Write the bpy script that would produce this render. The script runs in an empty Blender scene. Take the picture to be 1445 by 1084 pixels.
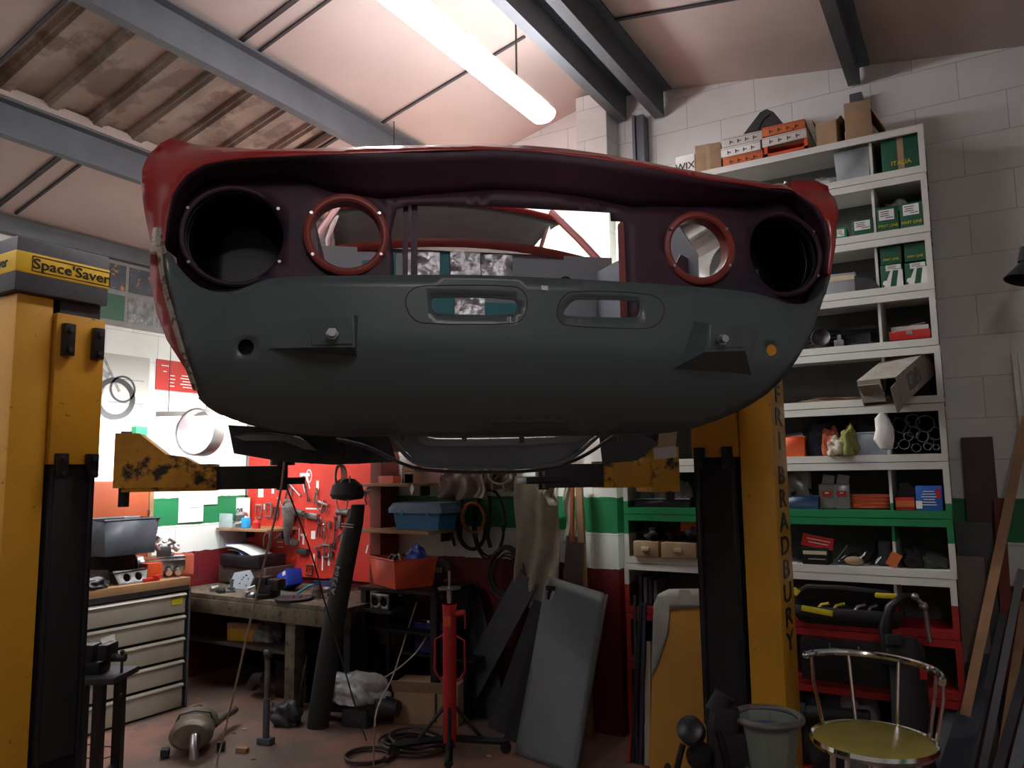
import bpy, bmesh, math, random
from math import sin, cos, pi, radians, sqrt, atan2
from mathutils import Vector, Matrix, Euler
from mathutils.geometry import delaunay_2d_cdt
random.seed(7)
C = bpy.context.scene.collection
# ------------------------------------------------------------------ camera
FPX, YAW, PITCH, ROLL, CAMH = 1083.7, .53958, .115973, -.0131055, 1.7
FW = Vector((-sin(YAW)*cos(PITCH), cos(YAW)*cos(PITCH), sin(PITCH)))
_rt = Vector((cos(YAW), sin(YAW), 0)); _up = _rt.cross(FW)
RT = _rt*cos(ROLL)+_up*sin(ROLL); UP = _up*cos(ROLL)-_rt*sin(ROLL)
CAM = Vector((0, 0, CAMH))
cd = bpy.data.cameras.new('camera'); cam = bpy.data.objects.new('camera', cd); C.objects.link(cam)
cd.sensor_width = 36; cd.lens = 36*FPX/1445; cd.clip_start = .05
cam.matrix_world = Matrix(((RT.x, UP.x, -FW.x, 0), (RT.y, UP.y, -FW.y, 0), (RT.z, UP.z, -FW.z, CAMH), (0, 0, 0, 1)))
S = bpy.context.scene; S.camera = cam
# ------------------------------------------------------------------ light
w = bpy.data.worlds.new('world'); S.world = w; w.use_nodes = True
w.node_tree.nodes['Background'].inputs[0].default_value = (.55, .6, .7, 1)
w.node_tree.nodes['Background'].inputs[1].default_value = .02
S.view_settings.view_transform = 'Standard'; S.view_settings.look = 'None'
S.view_settings.exposure = .95; S.view_settings.gamma = 1
TUBES = [  # x, y0, y1, z, watts-ish : the workshop's fluorescent battens
    ('seen', -2.2, 2.35, 4.13, 3.96, 210),
    ('near', .9, -1.6, .2, 3.7, 135),
    ('left', -4.3, -.9, .9, 3.6, 190)]
def area(name, loc, size, energy, col, rot=(0, 0, 0)):
    l = bpy.data.lights.new(name, 'AREA'); l.shape = 'RECTANGLE'; l.size = size[0]; l.size_y = size[1]
    l.energy = energy; l.color = col
    o = bpy.data.objects.new(name, l); C.objects.link(o); o.location = loc; o.rotation_euler = rot; return o
for n, x, y0, y1, z, e in TUBES:
    area('tube_light', (x, (y0+y1)/2, z-.05), (.05, y1-y0), e, (.95, 1, .91))
# unseen tube added behind the car to brighten the back wall
BK = Vector((-3.2, 4.02, 3.42))
area('tube_light', tuple(BK-Vector((0, 0, .05))), (1.2, .05), 60, (.95, 1, .93), (radians(25), 0, 0))
# lamp over the left-hand bench, hidden behind the car
area('tube_light', (-5.2, 3.75, 2.22), (.05, 1.3), 15, (.95, .98, 1), (0, radians(35), 0))
# ------------------------------------------------------------------ helpers
def ray(px, py): return RT*((px-722.5)/FPX)+UP*((542-py)/FPX)+FW
def onp(px, py, n, d):
    r = ray(px, py); n = Vector(n); return CAM+r*((d-n.dot(CAM))/n.dot(r))
def wX(px, py, v): return onp(px, py, (1, 0, 0), v)
def wY(px, py, v): return onp(px, py, (0, 1, 0), v)
def wZ(px, py, v=0): return onp(px, py, (0, 0, 1), v)
def mat(name, col, rough=.6, metal=0, var=.12, scale=14, bump=.0, col2=None, amt=.5, coat=0, spots=None, emit=None, world=False):
    m = bpy.data.materials.new(name); m.use_nodes = True; nt = m.node_tree; N = nt.nodes; L = nt.links
    b = N['Principled BSDF']; b.inputs['Roughness'].default_value = rough; b.inputs['Metallic'].default_value = metal
    if coat: b.inputs['Coat Weight'].default_value = coat; b.inputs['Coat Roughness'].default_value = .12
    if emit:
        b.inputs['Emission Color'].default_value = (*emit[0], 1); b.inputs['Emission Strength'].default_value = emit[1]
    tc = N.new('ShaderNodeTexCoord'); src = tc.outputs['Object']
    if world: g = N.new('ShaderNodeNewGeometry'); src = g.outputs['Position']
    no = N.new('ShaderNodeTexNoise'); no.inputs['Scale'].default_value = scale; no.inputs['Detail'].default_value = 6
    L.new(src, no.inputs['Vector'])
    r = N.new('ShaderNodeValToRGB'); L.new(no.outputs['Fac'], r.inputs[0])
    c = Vector(col); r.color_ramp.elements[0].position = .3; r.color_ramp.elements[1].position = .7
    r.color_ramp.elements[0].color = (*(c*(1-var)), 1); r.color_ramp.elements[1].color = (*(c*(1+var)), 1)
    out = r.outputs[0]
    if col2:
        n2 = N.new('ShaderNodeTexNoise'); n2.inputs['Scale'].default_value = spots or scale*2.3; n2.inputs['Detail'].default_value = 8; n2.inputs['Roughness'].default_value = .65
        L.new(src, n2.inputs['Vector']); r2 = N.new('ShaderNodeValToRGB'); L.new(n2.outputs['Fac'], r2.inputs[0])
        r2.color_ramp.elements[0].position = 1-amt-.04; r2.color_ramp.elements[1].position = 1-amt+.04
        r2.color_ramp.elements[0].color = (0, 0, 0, 1); r2.color_ramp.elements[1].color = (1, 1, 1, 1)
        mx = N.new('ShaderNodeMix'); mx.data_type = 'RGBA'; L.new(r2.outputs[0], mx.inputs[0]); L.new(out, mx.inputs[6]); mx.inputs[7].default_value = (*col2, 1)
        out = mx.outputs[2]
    L.new(out, b.inputs['Base Color'])
    if bump:
        bp = N.new('ShaderNodeBump'); bp.inputs['Strength'].default_value = bump; bp.inputs['Distance'].default_value = .01
        L.new(no.outputs['Fac'], bp.inputs['Height']); L.new(bp.outputs[0], b.inputs['Normal'])
    return m
def pal(name, col, **k):
    if name not in M: M[name] = mat(name, col, **k)
    return M[name]
M = {}
def tag(o, label=None, cat=None, group=None, kind=None):
    if label: o['label'] = label
    if cat: o['category'] = cat
    if group: o['group'] = group
    if kind: o['kind'] = kind
    return o
def thing(name, label, cat, loc=(0, 0, 0), rz=0, group=None, rot=None):
    o = bpy.data.objects.new(name, None); C.objects.link(o); o.location = loc
    o.rotation_euler = rot or (0, 0, rz); o.empty_display_size = .05
    return tag(o, label, cat, group)
class G:
    """collects shapes, then links them as one mesh object"""
    def __init__(s): s.b = bmesh.new()
    def _x(s, vs, mt):
        for v in vs: v.co = mt @ v.co
    def box(s, c, d, r=(0, 0, 0), bev=0, taper=None):
        q = bmesh.ops.create_cube(s.b, size=1); vs = q['verts']
        for v in vs:
            k = 1 if v.co.z > 0 or not taper else taper
            v.co = Vector((v.co.x*d[0]*k, v.co.y*d[1]*k, v.co.z*d[2]))
        if bev:
            es = list({e for v in vs for e in v.link_edges})
            q = bmesh.ops.bevel(s.b, geom=es, offset=bev, segments=2, affect='EDGES', profile=.6); vs = list({v for f in q['faces'] for v in f.verts} | {v for v in vs if v.is_valid})
        s._x(vs, Matrix.Translation(c) @ Euler(r).to_matrix().to_4x4()); return s
    def rings(s, rs, closed=False, cap=True):
        vv = [[s.b.verts.new(p) for p in r] for r in rs]; n = len(vv[0])
        K = len(vv) if closed else len(vv)-1
        for i in range(K):
            a, b = vv[i], vv[(i+1) % len(vv)]
            for j in range(n):
                try: s.b.faces.new((a[j], a[(j+1) % n], b[(j+1) % n], b[j]))
                except ValueError: pass
        if cap and not closed:
            for r in (vv[0][::-1], vv[-1]):
                try: s.b.faces.new(r)
                except ValueError: pass
        return s
    def tube(s, pts, r, n=8, closed=False, flat=1.0):
        pts = [Vector(p) for p in pts]; rs = []; K = len(pts); prev = None
        for i, p in enumerate(pts):
            if closed: t = pts[(i+1) % K]-pts[i-1]
            else: t = pts[min(i+1, K-1)]-pts[max(i-1, 0)]
            if t.length < 1e-9: t = Vector((0, 0, 1))
            t.normalize()
            if prev is None:
                a = Vector((0, 0, 1)) if abs(t.z) < .9 else Vector((1, 0, 0)); nx = t.cross(a).normalized()
            else: nx = (prev-t*prev.dot(t)).normalized()
            prev = nx; ny = t.cross(nx); rr = r[i] if isinstance(r, (list, tuple)) else r
            rs.append([p+nx*cos(2*pi*j/n)*rr+ny*sin(2*pi*j/n)*rr*flat for j in range(n)])
        return s.rings(rs, closed)
    def cyl(s, a, b, r, r2=None, n=16): return s.tube([a, b], [r, r if r2 is None else r2], n)
    def lathe(s, prof, c=(0, 0, 0), ax=(0, 0, 1), n=24, cap=False, sc=(1, 1)):
        q = Vector(ax).to_track_quat('Z', 'Y').to_matrix().to_4x4(); T = Matrix.Translation(c) @ q
        return s.rings([[T @ Vector((r*cos(2*pi*j/n)*sc[0], r*sin(2*pi*j/n)*sc[1], h)) for j in range(n)] for r, h in prof], False, cap)
    def prism(s, pts, d, T=None):
        """polygon pts (x,z) thickened along y by d"""
        T = T or Matrix.Identity(4)
        return s.rings([[T @ Vector((x, y, z)) for x, z in pts] for y in (0, d)])
    def ball(s, c, r, sc=(1, 1, 1), n=14):
        q = bmesh.ops.create_uvsphere(s.b, u_segments=n, v_segments=max(6, n//2+1), radius=r)
        s._x(q['verts'], Matrix.Translation(c) @ Matrix.Diagonal((*sc, 1))); return s
    def quad(s, *p): s.b.faces.new([s.b.verts.new(q) for q in p]); return s
    def out(s, name, m, parent=None, label=None, cat=None, group=None, kind=None, loc=None, rz=0, smooth=35, solid=0, sub=0, rot=None):
        bmesh.ops.remove_doubles(s.b, verts=s.b.verts, dist=1e-6)
        bmesh.ops.recalc_face_normals(s.b, faces=s.b.faces)
        me = bpy.data.meshes.new(name); s.b.to_mesh(me); s.b.free()
        if isinstance(m, str): m = M[m]
        me.materials.append(m); o = bpy.data.objects.new(name, me); C.objects.link(o)
        if loc is not None: o.location = loc
        o.rotation_euler = rot or (0, 0, rz)
        if parent: o.parent = parent
        if smooth:
            for p in me.polygons: p.use_smooth = True
            me.set_sharp_from_angle(angle=radians(smooth))
        if solid:
            q = o.modifiers.new('s', 'SOLIDIFY'); q.thickness = solid; q.offset = 0
        if sub:
            q = o.modifiers.new('d', 'SUBSURF'); q.levels = q.render_levels = sub
        return tag(o, label, cat, group, kind)
def text(s, size, name, m, parent, loc, rot, depth=.001, sx=1, label=None):
    cu = bpy.data.curves.new('t', 'FONT'); cu.body = s; cu.size = size; cu.extrude = depth; cu.align_x = 'CENTER'; cu.align_y = 'CENTER'; cu.resolution_u = 3; cu.offset = size*.012
    t = bpy.data.objects.new('t', cu); C.objects.link(t); bpy.context.view_layer.update()
    me = bpy.data.meshes.new_from_object(t.evaluated_get(bpy.context.evaluated_depsgraph_get()))
    bpy.data.objects.remove(t); bpy.data.curves.remove(cu)
    me.materials.clear(); me.materials.append(M[m] if isinstance(m, str) else m)
    o = bpy.data.objects.new(name, me); C.objects.link(o); o.parent = parent; o.location = loc; o.rotation_euler = rot; o.scale = (sx, 1, 1)
    return tag(o, label)
def copy_thing(o, loc=None, rz=None, label=None, group=None):
    c = o.copy(); C.objects.link(c)
    for ch in o.children:
        d = ch.copy(); C.objects.link(d); d.parent = c
        for g in ch.children:
            e = g.copy(); C.objects.link(e); e.parent = d
    if loc is not None: c.location = loc
    if rz is not None: c.rotation_euler[2] = rz
    if label: c['label'] = label
    if group: c['group'] = group
    return c
def inside(p, poly):
    x, y = p; r = False; n = len(poly)
    for i in range(n):
        x1, y1 = poly[i]; x2, y2 = poly[i-1]
        if (y1 > y) != (y2 > y) and x < (x2-x1)*(y-y1)/(y2-y1)+x1: r = not r
    return r
def dens(poly, h, closed=True):
    o = []; n = len(poly)
    for i in range(n if closed else n-1):
        a = Vector(poly[i]); b = Vector(poly[(i+1) % n]); k = max(1, int((b-a).length/h))
        for j in range(k): o.append(tuple(a+(b-a)*(j/k)))
    if not closed: o.append(tuple(poly[-1]))
    return o
def smoothpoly(pts, it=2, closed=True):
    for _ in range(it):
        q = []; n = len(pts)
        for i in range(n if closed else n-1):
            a, b = Vector(pts[i]), Vector(pts[(i+1) % n])
            q += [tuple(a*.75+b*.25), tuple(a*.25+b*.75)]
        if not closed: q = [tuple(pts[0])]+q+[tuple(pts[-1])]
        pts = q
    return pts
def circ(c, r, n=28, ry=None): return [(c[0]+r*cos(2*pi*i/n), c[1]+(ry or r)*sin(2*pi*i/n)) for i in range(n)]
def sheet(name, poly, holes, fn, m, parent, h=.03, thick=.003, label=None, **k):
    """2D outline with holes, mapped to 3D by fn(u,v): a pressed-metal panel"""
    polys = [dens(poly, h)]+[dens(q, h) for q in holes]
    vs = []; es = []
    for q in polys:
        s0 = len(vs); vs += [Vector(p) for p in q]; es += [(s0+i, s0+(i+1) % len(q)) for i in range(len(q))]
    xs = [p[0] for p in poly]; ys = [p[1] for p in poly]
    x = min(xs)+h*.37
    nb = len(vs); bnd = vs[:]
    while x < max(xs):
        y = min(ys)+h*.41
        while y < max(ys):
            if inside((x, y), polys[0]) and not any(inside((x, y), q) for q in polys[1:]):
                if min((b.x-x)**2+(b.y-y)**2 for b in bnd) > (h*.45)**2: vs.append(Vector((x, y)))
            y += h
        x += h
    V, E, F, *_ = delaunay_2d_cdt(vs, es, [], 0, 1e-6)
    g = G(); bv = [g.b.verts.new(fn(v.x, v.y)) for v in V]
    for f in F:
        cx = sum(V[i].x for i in f)/len(f); cy = sum(V[i].y for i in f)/len(f)
        if inside((cx, cy), polys[0]) and not any(inside((cx, cy), q) for q in polys[1:]):
            try: g.b.faces.new([bv[i] for i in f])
            except ValueError: pass
    for v in list(g.b.verts):
        if not v.link_faces: g.b.verts.remove(v)
    return g.out(name, m, parent, label, solid=thick, **k)
# ------------------------------------------------------------------ structure
def wall_mat(name, axis, bright=(.76, .78, .75)):
    m = bpy.data.materials.new(name); m.use_nodes = True; N = m.node_tree.nodes; L = m.node_tree.links; b = N['Principled BSDF']
    b.inputs['Roughness'].default_value = .55
    g = N.new('ShaderNodeNewGeometry'); sp = N.new('ShaderNodeSeparateXYZ'); L.new(g.outputs['Position'], sp.inputs[0])
    cb = N.new('ShaderNodeCombineXYZ'); ad = N.new('ShaderNodeMath'); ad.operation = 'ADD'; ad.inputs[1].default_value = -.119+.2319*20
    ax = N.new('ShaderNodeMath'); ax.operation = 'ADD'; ax.inputs[1].default_value = 20.03
    L.new(sp.outputs[axis], ax.inputs[0]); L.new(ax.outputs[0], cb.inputs[0]); L.new(sp.outputs[2], ad.inputs[0]); L.new(ad.outputs[0], cb.inputs[1])
    br = N.new('ShaderNodeTexBrick'); L.new(cb.outputs[0], br.inputs['Vector'])
    for k, v in (('Scale', 1), ('Mortar Size', .0025), ('Mortar Smooth', .3), ('Brick Width', .462), ('Row Height', .2319), ('Bias', 0)): br.inputs[k].default_value = v
    br.inputs['Color1'].default_value = (1, 1, 1, 1); br.inputs['Color2'].default_value = (.93, .93, .93, 1); br.inputs['Mortar'].default_value = (.62, .62, .62, 1)
    no = N.new('ShaderNodeTexNoise'); no.inputs['Scale'].default_value = 2.2; no.inputs['Detail'].default_value = 7; L.new(g.outputs['Position'], no.inputs['Vector'])
    jz = N.new('ShaderNodeMath'); jz.operation = 'MULTIPLY_ADD'; n3 = N.new('ShaderNodeTexNoise'); n3.inputs['Scale'].default_value = 9; L.new(g.outputs['Position'], n3.inputs['Vector'])
    L.new(n3.outputs['Fac'], jz.inputs[0]); jz.inputs[1].default_value = .025; L.new(sp.outputs[2], jz.inputs[2])
    cr = N.new('ShaderNodeValToRGB'); cr.color_ramp.interpolation = 'CONSTANT'; e = cr.color_ramp.elements
    mr = N.new('ShaderNodeMapRange'); mr.inputs[1].default_value = 0; mr.inputs[2].default_value = 5; L.new(jz.outputs[0], mr.inputs[0]); L.new(mr.outputs[0], cr.inputs[0])
    e[0].position = 0; e[0].color = (.15, .009, .014, 1); e[1].position = 1.062/5; e[1].color = (*bright, 1)
    a = e.new(1.30/5); a.color = (.012, .2, .07, 1); a = e.new(1.528/5); a.color = (*bright, 1)
    m1 = N.new('ShaderNodeMix'); m1.data_type = 'RGBA'; m1.blend_type = 'MULTIPLY'; m1.inputs[0].default_value = 1
    L.new(cr.outputs[0], m1.inputs[6]); L.new(br.outputs['Color'], m1.inputs[7])
    r2 = N.new('ShaderNodeValToRGB'); r2.color_ramp.elements[0].position = .25; r2.color_ramp.elements[0].color = (.72, .72, .72, 1); r2.color_ramp.elements[1].position = .55; L.new(no.outputs['Fac'], r2.inputs[0])
    m2 = N.new('ShaderNodeMix'); m2.data_type = 'RGBA'; m2.blend_type = 'MULTIPLY'; m2.inputs[0].default_value = .6
    L.new(m1.outputs[2], m2.inputs[6]); L.new(r2.outputs[0], m2.inputs[7]); L.new(m2.outputs[2], b.inputs['Base Color'])
    bp = N.new('ShaderNodeBump'); bp.inputs['Strength'].default_value = .5; bp.inputs['Distance'].default_value = .012
    mm = N.new('ShaderNodeMath'); mm.operation = 'MULTIPLY_ADD'; L.new(n3.outputs['Fac'], mm.inputs[0]); mm.inputs[1].default_value = .25
    iv = N.new('ShaderNodeMath'); iv.operation = 'SUBTRACT'; iv.inputs[0].default_value = 1; L.new(br.outputs['Fac'], iv.inputs[1]); L.new(iv.outputs[0], mm.inputs[2])
    L.new(mm.outputs[0], bp.inputs['Height']); L.new(bp.outputs[0], b.inputs['Normal'])
    return m
M['wall_x'] = wall_mat('painted_block_x', 0); M['wall_y'] = wall_mat('painted_block_y', 1)
M['floor'] = mat('floor_paint', (.24, .125, .095), .5, var=.2, scale=1.3, col2=(.14, .10, .08), amt=.5, spots=1.1, bump=.1, world=True)
M['ceil'] = mat('ceiling_board', (.46, .40, .36), .8, var=.05, scale=2, world=True)
M['black'] = mat('black_paint', (.008, .008, .010), .38, var=.3); M['rubber'] = mat('rubber', (.012, .012, .012), .75)
M['dark'] = mat('dark_steel', (.035, .035, .04), .5, .3, var=.3, scale=9)
M['galv'] = mat('grey_purlin_paint', (.105, .12, .135), .5, .3, var=.12, scale=5)
M['steel'] = mat('steel', (.45, .45, .46), .3, 1, var=.2); M['chrome'] = mat('chrome', (.75, .75, .76), .08, 1, var=.03)
M['white'] = mat('white_paint', (.7, .7, .68), .5, var=.06); M['paper'] = mat('paper', (.78, .78, .76), .8, var=.03)
M['card'] = mat('cardboard', (.36, .24, .14), .85, var=.12, col2=(.22, .15, .09), amt=.33)
M['wood'] = mat('timber', (.3, .16, .075), .6, var=.25, scale=6); M['darkwood'] = mat('dark_timber', (.06, .04, .032), .6, var=.3, scale=6)
M['greasy'] = mat('greasy_timber', (.12, .095, .065), .6, var=.4, scale=8, col2=(.03, .026, .02), amt=.42)
M['yellow'] = mat('lift_yellow', (.6, .3, .018), .42, var=.1, scale=3, col2=(.06, .035, .015), amt=.33, spots=30, coat=.2)
M['yellow_dirty'] = mat('worn_lift_yellow', (.72, .38, .03), .5, var=.2, scale=8, col2=(.03, .022, .015), amt=.42, spots=9)
M['red'] = mat('red_paint', (.45, .02, .015), .4, var=.1); M['redboard'] = mat('red_board', (.62, .035, .02), .6, var=.08, scale=5)
M['orange'] = mat('orange_plastic', (.62, .085, .02), .45, var=.1); M['blue'] = mat('blue_plastic', (.01, .05, .3), .4, var=.1)
M['navy'] = mat('dark_blue_plastic', (.012, .05, .12), .4, var=.1); M['green'] = mat('green_print', (.008, .09, .045), .45, var=.1)
M['grey'] = mat('grey_plastic', (.28, .3, .31), .5, var=.08); M['copper'] = mat('copper', (.6, .25, .12), .35, 1)
M['cream'] = mat('cream', (.55, .48, .33), .6); M['cloth'] = mat('canvas_cloth', (.34, .31, .25), .9, var=.2, scale=7, bump=.4)
M['clear'] = mat('cloudy_plastic', (.5, .5, .5), .18, var=.15); M['clear'].node_tree.nodes['Principled BSDF'].inputs['Transmission Weight'].default_value = .55
M['brown'] = mat('brown_laminate', (.3, .06, .02), .5, var=.15, scale=4); M['hose'] = mat('hose_rubber', (.045, .025, .02), .5)
M['cable'] = mat('pale_cable', (.5, .42, .32), .5); M['gold'] = mat('yellow_print', (.6, .5, .02), .5)
M['lampglass'] = mat('tube_glow', (1, 1, 1), .5, emit=((1, .93, .97), 15))
E_ = 'structure'
g = G().box((-1.2, .4, -.05), (9.6, 9.4, .1)); g.out('floor', 'floor', kind=E_)
ZR, XR = 4.46, -2.2
def roofz(x): return ZR-(.235*(XR-x) if x < XR else .155*(x-XR))
g = G().prism([(-6.1, 0), (-6.1, roofz(-6.1)), (XR, ZR), (3.6, roofz(3.6)), (3.6, 0)], .1); g.out('wall_back', 'wall_x', kind=E_, loc=(0, 5.0, 0))
G().prism([(-6.1, 0), (-6.1, roofz(-6.1)), (XR, ZR), (3.6, roofz(3.6)), (3.6, 0)], .1).out('wall_front', 'wall_x', kind=E_, loc=(0, -4.3, 0))
G().box((-5.95, .35, 1.78), (.1, 9.2, 3.56)).out('wall_left', 'wall_y', kind=E_)
G().box((3.55, .35, 1.76), (.1, 9.2, 3.52)).out('wall_right', 'wall_y', kind=E_)
# roof lining with an opening for the corrugated roof light
RL = (-4.62, -3.45, 1.97, 3.83)
g = G()
def slab(x0, x1, y0, y1):
    a, b = roofz(x0), roofz(x1)
    g.rings([[Vector((x0, y0, a)), Vector((x0, y1, a)), Vector((x0, y1, a+.06)), Vector((x0, y0, a+.06))], [Vector((x1, y0, b)), Vector((x1, y1, b)), Vector((x1, y1, b+.06)), Vector((x1, y0, b+.06))]])
slab(-6.1, RL[0], -4.3, 5.05); slab(RL[1], XR, -4.3, 5.05); slab(XR, 3.6, -4.3, 5.05); slab(RL[0], RL[1], -4.3, RL[2]); slab(RL[0], RL[1], RL[3], 5.05)
g.out('ceiling', 'ceil', kind=E_, smooth=0)
M['sheet'] = mat('dirty_roof_sheet', (.3, .26, .21), .6, var=.3, scale=3, col2=(.17, .13, .1), amt=.45, spots=2.5)
g = G(); n = 150; rows = []
for i in range(n+1):
    y = 1.93+(RL[3]-1.93+.05)*i/n; t = (y*3.7) % 1
    z = .075 if t < .55 else (.03 if t > .65 and t < .9 else .05); rows.append((y, z))
for i in range(n):
    (ya, za), (yb, zb) = rows[i], rows[i+1]
    g.quad(Vector((RL[0]-.05, ya, roofz(RL[0]-.05)+za)), Vector((RL[1]+.05, ya, roofz(RL[1]+.05)+za)), Vector((RL[1]+.05, yb, roofz(RL[1]+.05)+zb)), Vector((RL[0]-.05, yb, roofz(RL[0]-.05)+zb)))
g.out('roof_sheet', 'sheet', None, 'dirty corrugated roof sheet between two grey purlins, left of the ceiling', 'roof sheet', smooth=0, solid=.002)
# purlins
for x, h, lab in ((-4.67, .2, 'grey steel purlin under the ceiling, the left edge of the corrugated sheet rests on it'), (-3.48, .2, 'long grey steel purlin crossing the ceiling right of the corrugated sheet'), (-2.02, .2, 'dark grey steel purlin running from behind the lit tube to the white pillar'), (-1.74, .2, 'grey steel purlin ending at the back wall just right of the white pillar'), (-.48, .12, 'slim grey steel purlin above the cardboard boxes on the shelving'), (.9, .12, 'grey steel purlin over the right side of the workshop')):
    z = roofz(x)-.012
    G().box((x+.03, .35, z-h/2), (.012, 9.25, h)).box((x, .35, z-h+.008), (.07, 9.25, .012)).box((x+.06, .35, z-.01), (.07, 9.25, .012)).box((x-.03, .35, z-h+.02), (.008, 9.25, .03)).out('roof_purlin', 'galv', None, lab, 'roof beam', smooth=0)
g = G().box((-5.86, .35, roofz(-5.86)-.075), (.07, 9.2, .12)); g.out('trim_1', 'galv', kind=E_)
# dark joint strips of the ceiling boards (run up the slope)
k = 2
for x0, x1, y, wd in ((-5.8, -4.75, 2.62, .035), (-5.8, -4.75, 2.76, .018), (-5.8, -4.75, 3.85, .02), (-3.42, -2.25, 2.75, .03), (-3.42, -2.25, 2.88, .018), (-3.42, -2.25, 3.97, .02), (-2.15, -2.08, 4.0, .02), (-1.65, -.52, 4.0, .025), (-4.6, -3.55, 1.95, .02), (-4.6, -3.55, 3.86, .025), (-.4, 3.4, 2.6, .02), (-5.8, -4.75, 1.3, .02), (-3.42, -2.25, 1.3, .02)):
    a, b = roofz(x0)-.004, roofz(x1)-.004
    G().rings([[Vector((x0, y-wd/2, a)), Vector((x0, y+wd/2, a)), Vector((x0, y+wd/2, a-.01)), Vector((x0, y-wd/2, a-.01))], [Vector((x1, y-wd/2, b)), Vector((x1, y+wd/2, b)), Vector((x1, y+wd/2, b-.01)), Vector((x1, y-wd/2, b-.01))]]).out('trim_%d' % k, 'dark', kind=E_, smooth=0); k += 1
# masonry pier on the back wall, and two steel uprights
G().box((-2.187, 4.9, 2.2), (.235, .2, 4.4), bev=.004).out('wall_pier', 'wall_x', None, 'white, green and red painted block pier standing against the back wall', 'pillar')
G().box((-1.86, 4.95, 2.1), (.055, .1, 4.2)).box((-1.9, 4.94, 2.1), (.02, .12, 4.2)).out('steel_upright', 'galv', None, 'grey steel upright in the corner right of the white pier', 'post', smooth=0)
G().box((-.47, 4.95, 3.78), (.07, .08, .4)).box((-.47, 4.97, 3.5), (.05, .05, .3)).out('steel_bracket', 'galv', None, 'grey steel cleat holding the slim purlin above the shelving', 'bracket', smooth=0)
# fluorescent battens
for n_, x, y0, y1, z, e in TUBES:
    lab = {'seen': 'lit fluorescent tube light glowing on the ceiling above the car', 'near': 'fluorescent tube light behind the camera on the right', 'left': 'fluorescent tube light behind the camera on the left'}[n_]
    t = thing('tube_lamp', lab, 'lamp', (x, (y0+y1)/2, z))
    L_ = y1-y0; top = roofz(x)-z-.004
    G().box((0, 0, .06), (.07, L_+.08, .05), bev=.006).out('batten', 'white', t)
    for s in (-1, 1):
        G().cyl((0, s*L_*.3, .08), (0, s*L_*.3, top), .006, n=6).out('hanger', 'dark', t)
        G().box((0, s*(L_/2+.02), .01), (.045, .02, .06), bev=.004).out('lampholder', 'white', t)
    G().lathe([(.0, -L_/2), (.07, -L_/2), (.085, -L_/2+.02), (.085, L_/2-.02), (.07, L_/2), (0, L_/2)], (0, 0, -.0), (0, 1, 0), 20, sc=(1, .62)).out('widened_tube', 'lampglass', t)  # glowing body made wider than the tube to take in its glare

t = thing('tube_lamp', 'unseen tube lamp added behind the raised car to brighten the back wall', 'lamp', BK)
G().box((0, 0, .05), (1.28, .06, .04), bev=.006).out('batten', 'white', t); G().cyl((-.6, 0, 0), (.6, 0, 0), .019).out('tube', 'lampglass', t)
G().cyl((-.5, 0, .06), (-.5, 0, .70), .004, n=6).cyl((-.15, 0, .06), (-.15, 0, .76), .004, n=6).out('hanger', 'dark', t)
# ------------------------------------------------------------------ two-post lift
def lift_post(near, side, lab, textlab):
    """local: x along the channel face (0 = yellow outer edge, growing to the carriage side), y into the post body, z up"""
    t = near; W = .36
    H = 2.44
    col = G().box((.073, .14, H/2), (.146, .28, H), bev=.012); col.out('column', 'yellow', t)
    G().box((.262, .15, H/2), (.2, .2, H-.04), bev=.01).out('channel', 'black', t)
    G().box((.26, .028, 1.20), (.19, .05, 2.4-1.2+.0), bev=.004).out('cover_strip', 'rubber', t)
    G().cyl((.18, .008, .02), (.18, .008, 1.78), .009, n=8).cyl((.335, .004, .02), (.335, .004, 1.78), .011, n=8).out('channel_edge', 'black', t)
    G().box((.252, .03, 2.07), (.205, .1, .62), bev=.006).out('carriage', 'yellow', t)
    for zz, hh in ((2.27, .135), (1.755, .10)):
        for xx in (.19, .315):
            b = G().box((xx, -.035, zz), (.045, .035, hh), bev=.006).out('roller_guide', 'black', t)
            for d in (-.3, .3): G().cyl((xx, -.05, zz+d*hh), (xx, -.062, zz+d*hh), .011, n=6).out('bolt', 'dark', b)
    G().box((.17, .13, .01), (.5, .5, .02)).out('base_plate', 'yellow_dirty', t)
    return t
AL = radians(90)   # left post: channel face looks to +X ; local x -> +Y, local y -> -X
PL = thing('lift_post', 'yellow car lift post at the left edge with black head box reading Space Saver', 'lift post', (-3.2, 1.545, 0), AL)
lift_post(PL, 1, '', '')
# head box with its yellow band
hb = G().box((.165, .15, 2.55), (.38, .36, .22), bev=.01).out('head_box', 'grey', PL, 'dark grey head box'); hb.data.materials[0] = pal('headgrey', (.06, .065, .07), var=.15, rough=.5)
G().box((.255, .1, 2.41), (.17, .2, .07)).out('head_recess', 'dark', PL)
bd = G().box((.165, .15, 2.558), (.386, .366, .088), bev=.01).out('sign_band', pal('bandyellow', (.75, .48, .01), var=.04), PL, 'yellow sign band')
text("Space'Saver", .058, 'sign_text', 'black', bd, (.195, -.0345, 2.557), (pi/2, 0, 0), sx=1.17)
text("Space'Saver", .058, 'sign_text', 'black', bd, (-.0295, .15, 2.557), (pi/2, 0, -pi/2), sx=.92)
G().box((.195, -.034, 2.588), (.32, .002, .003)).box((.195, -.034, 2.528), (.32, .002, .003)).box((.035, -.034, 2.558), (.003, .002, .062)).box((.355, -.034, 2.558), (.003, .002, .062)).out('sign_border', 'black', bd)
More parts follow.
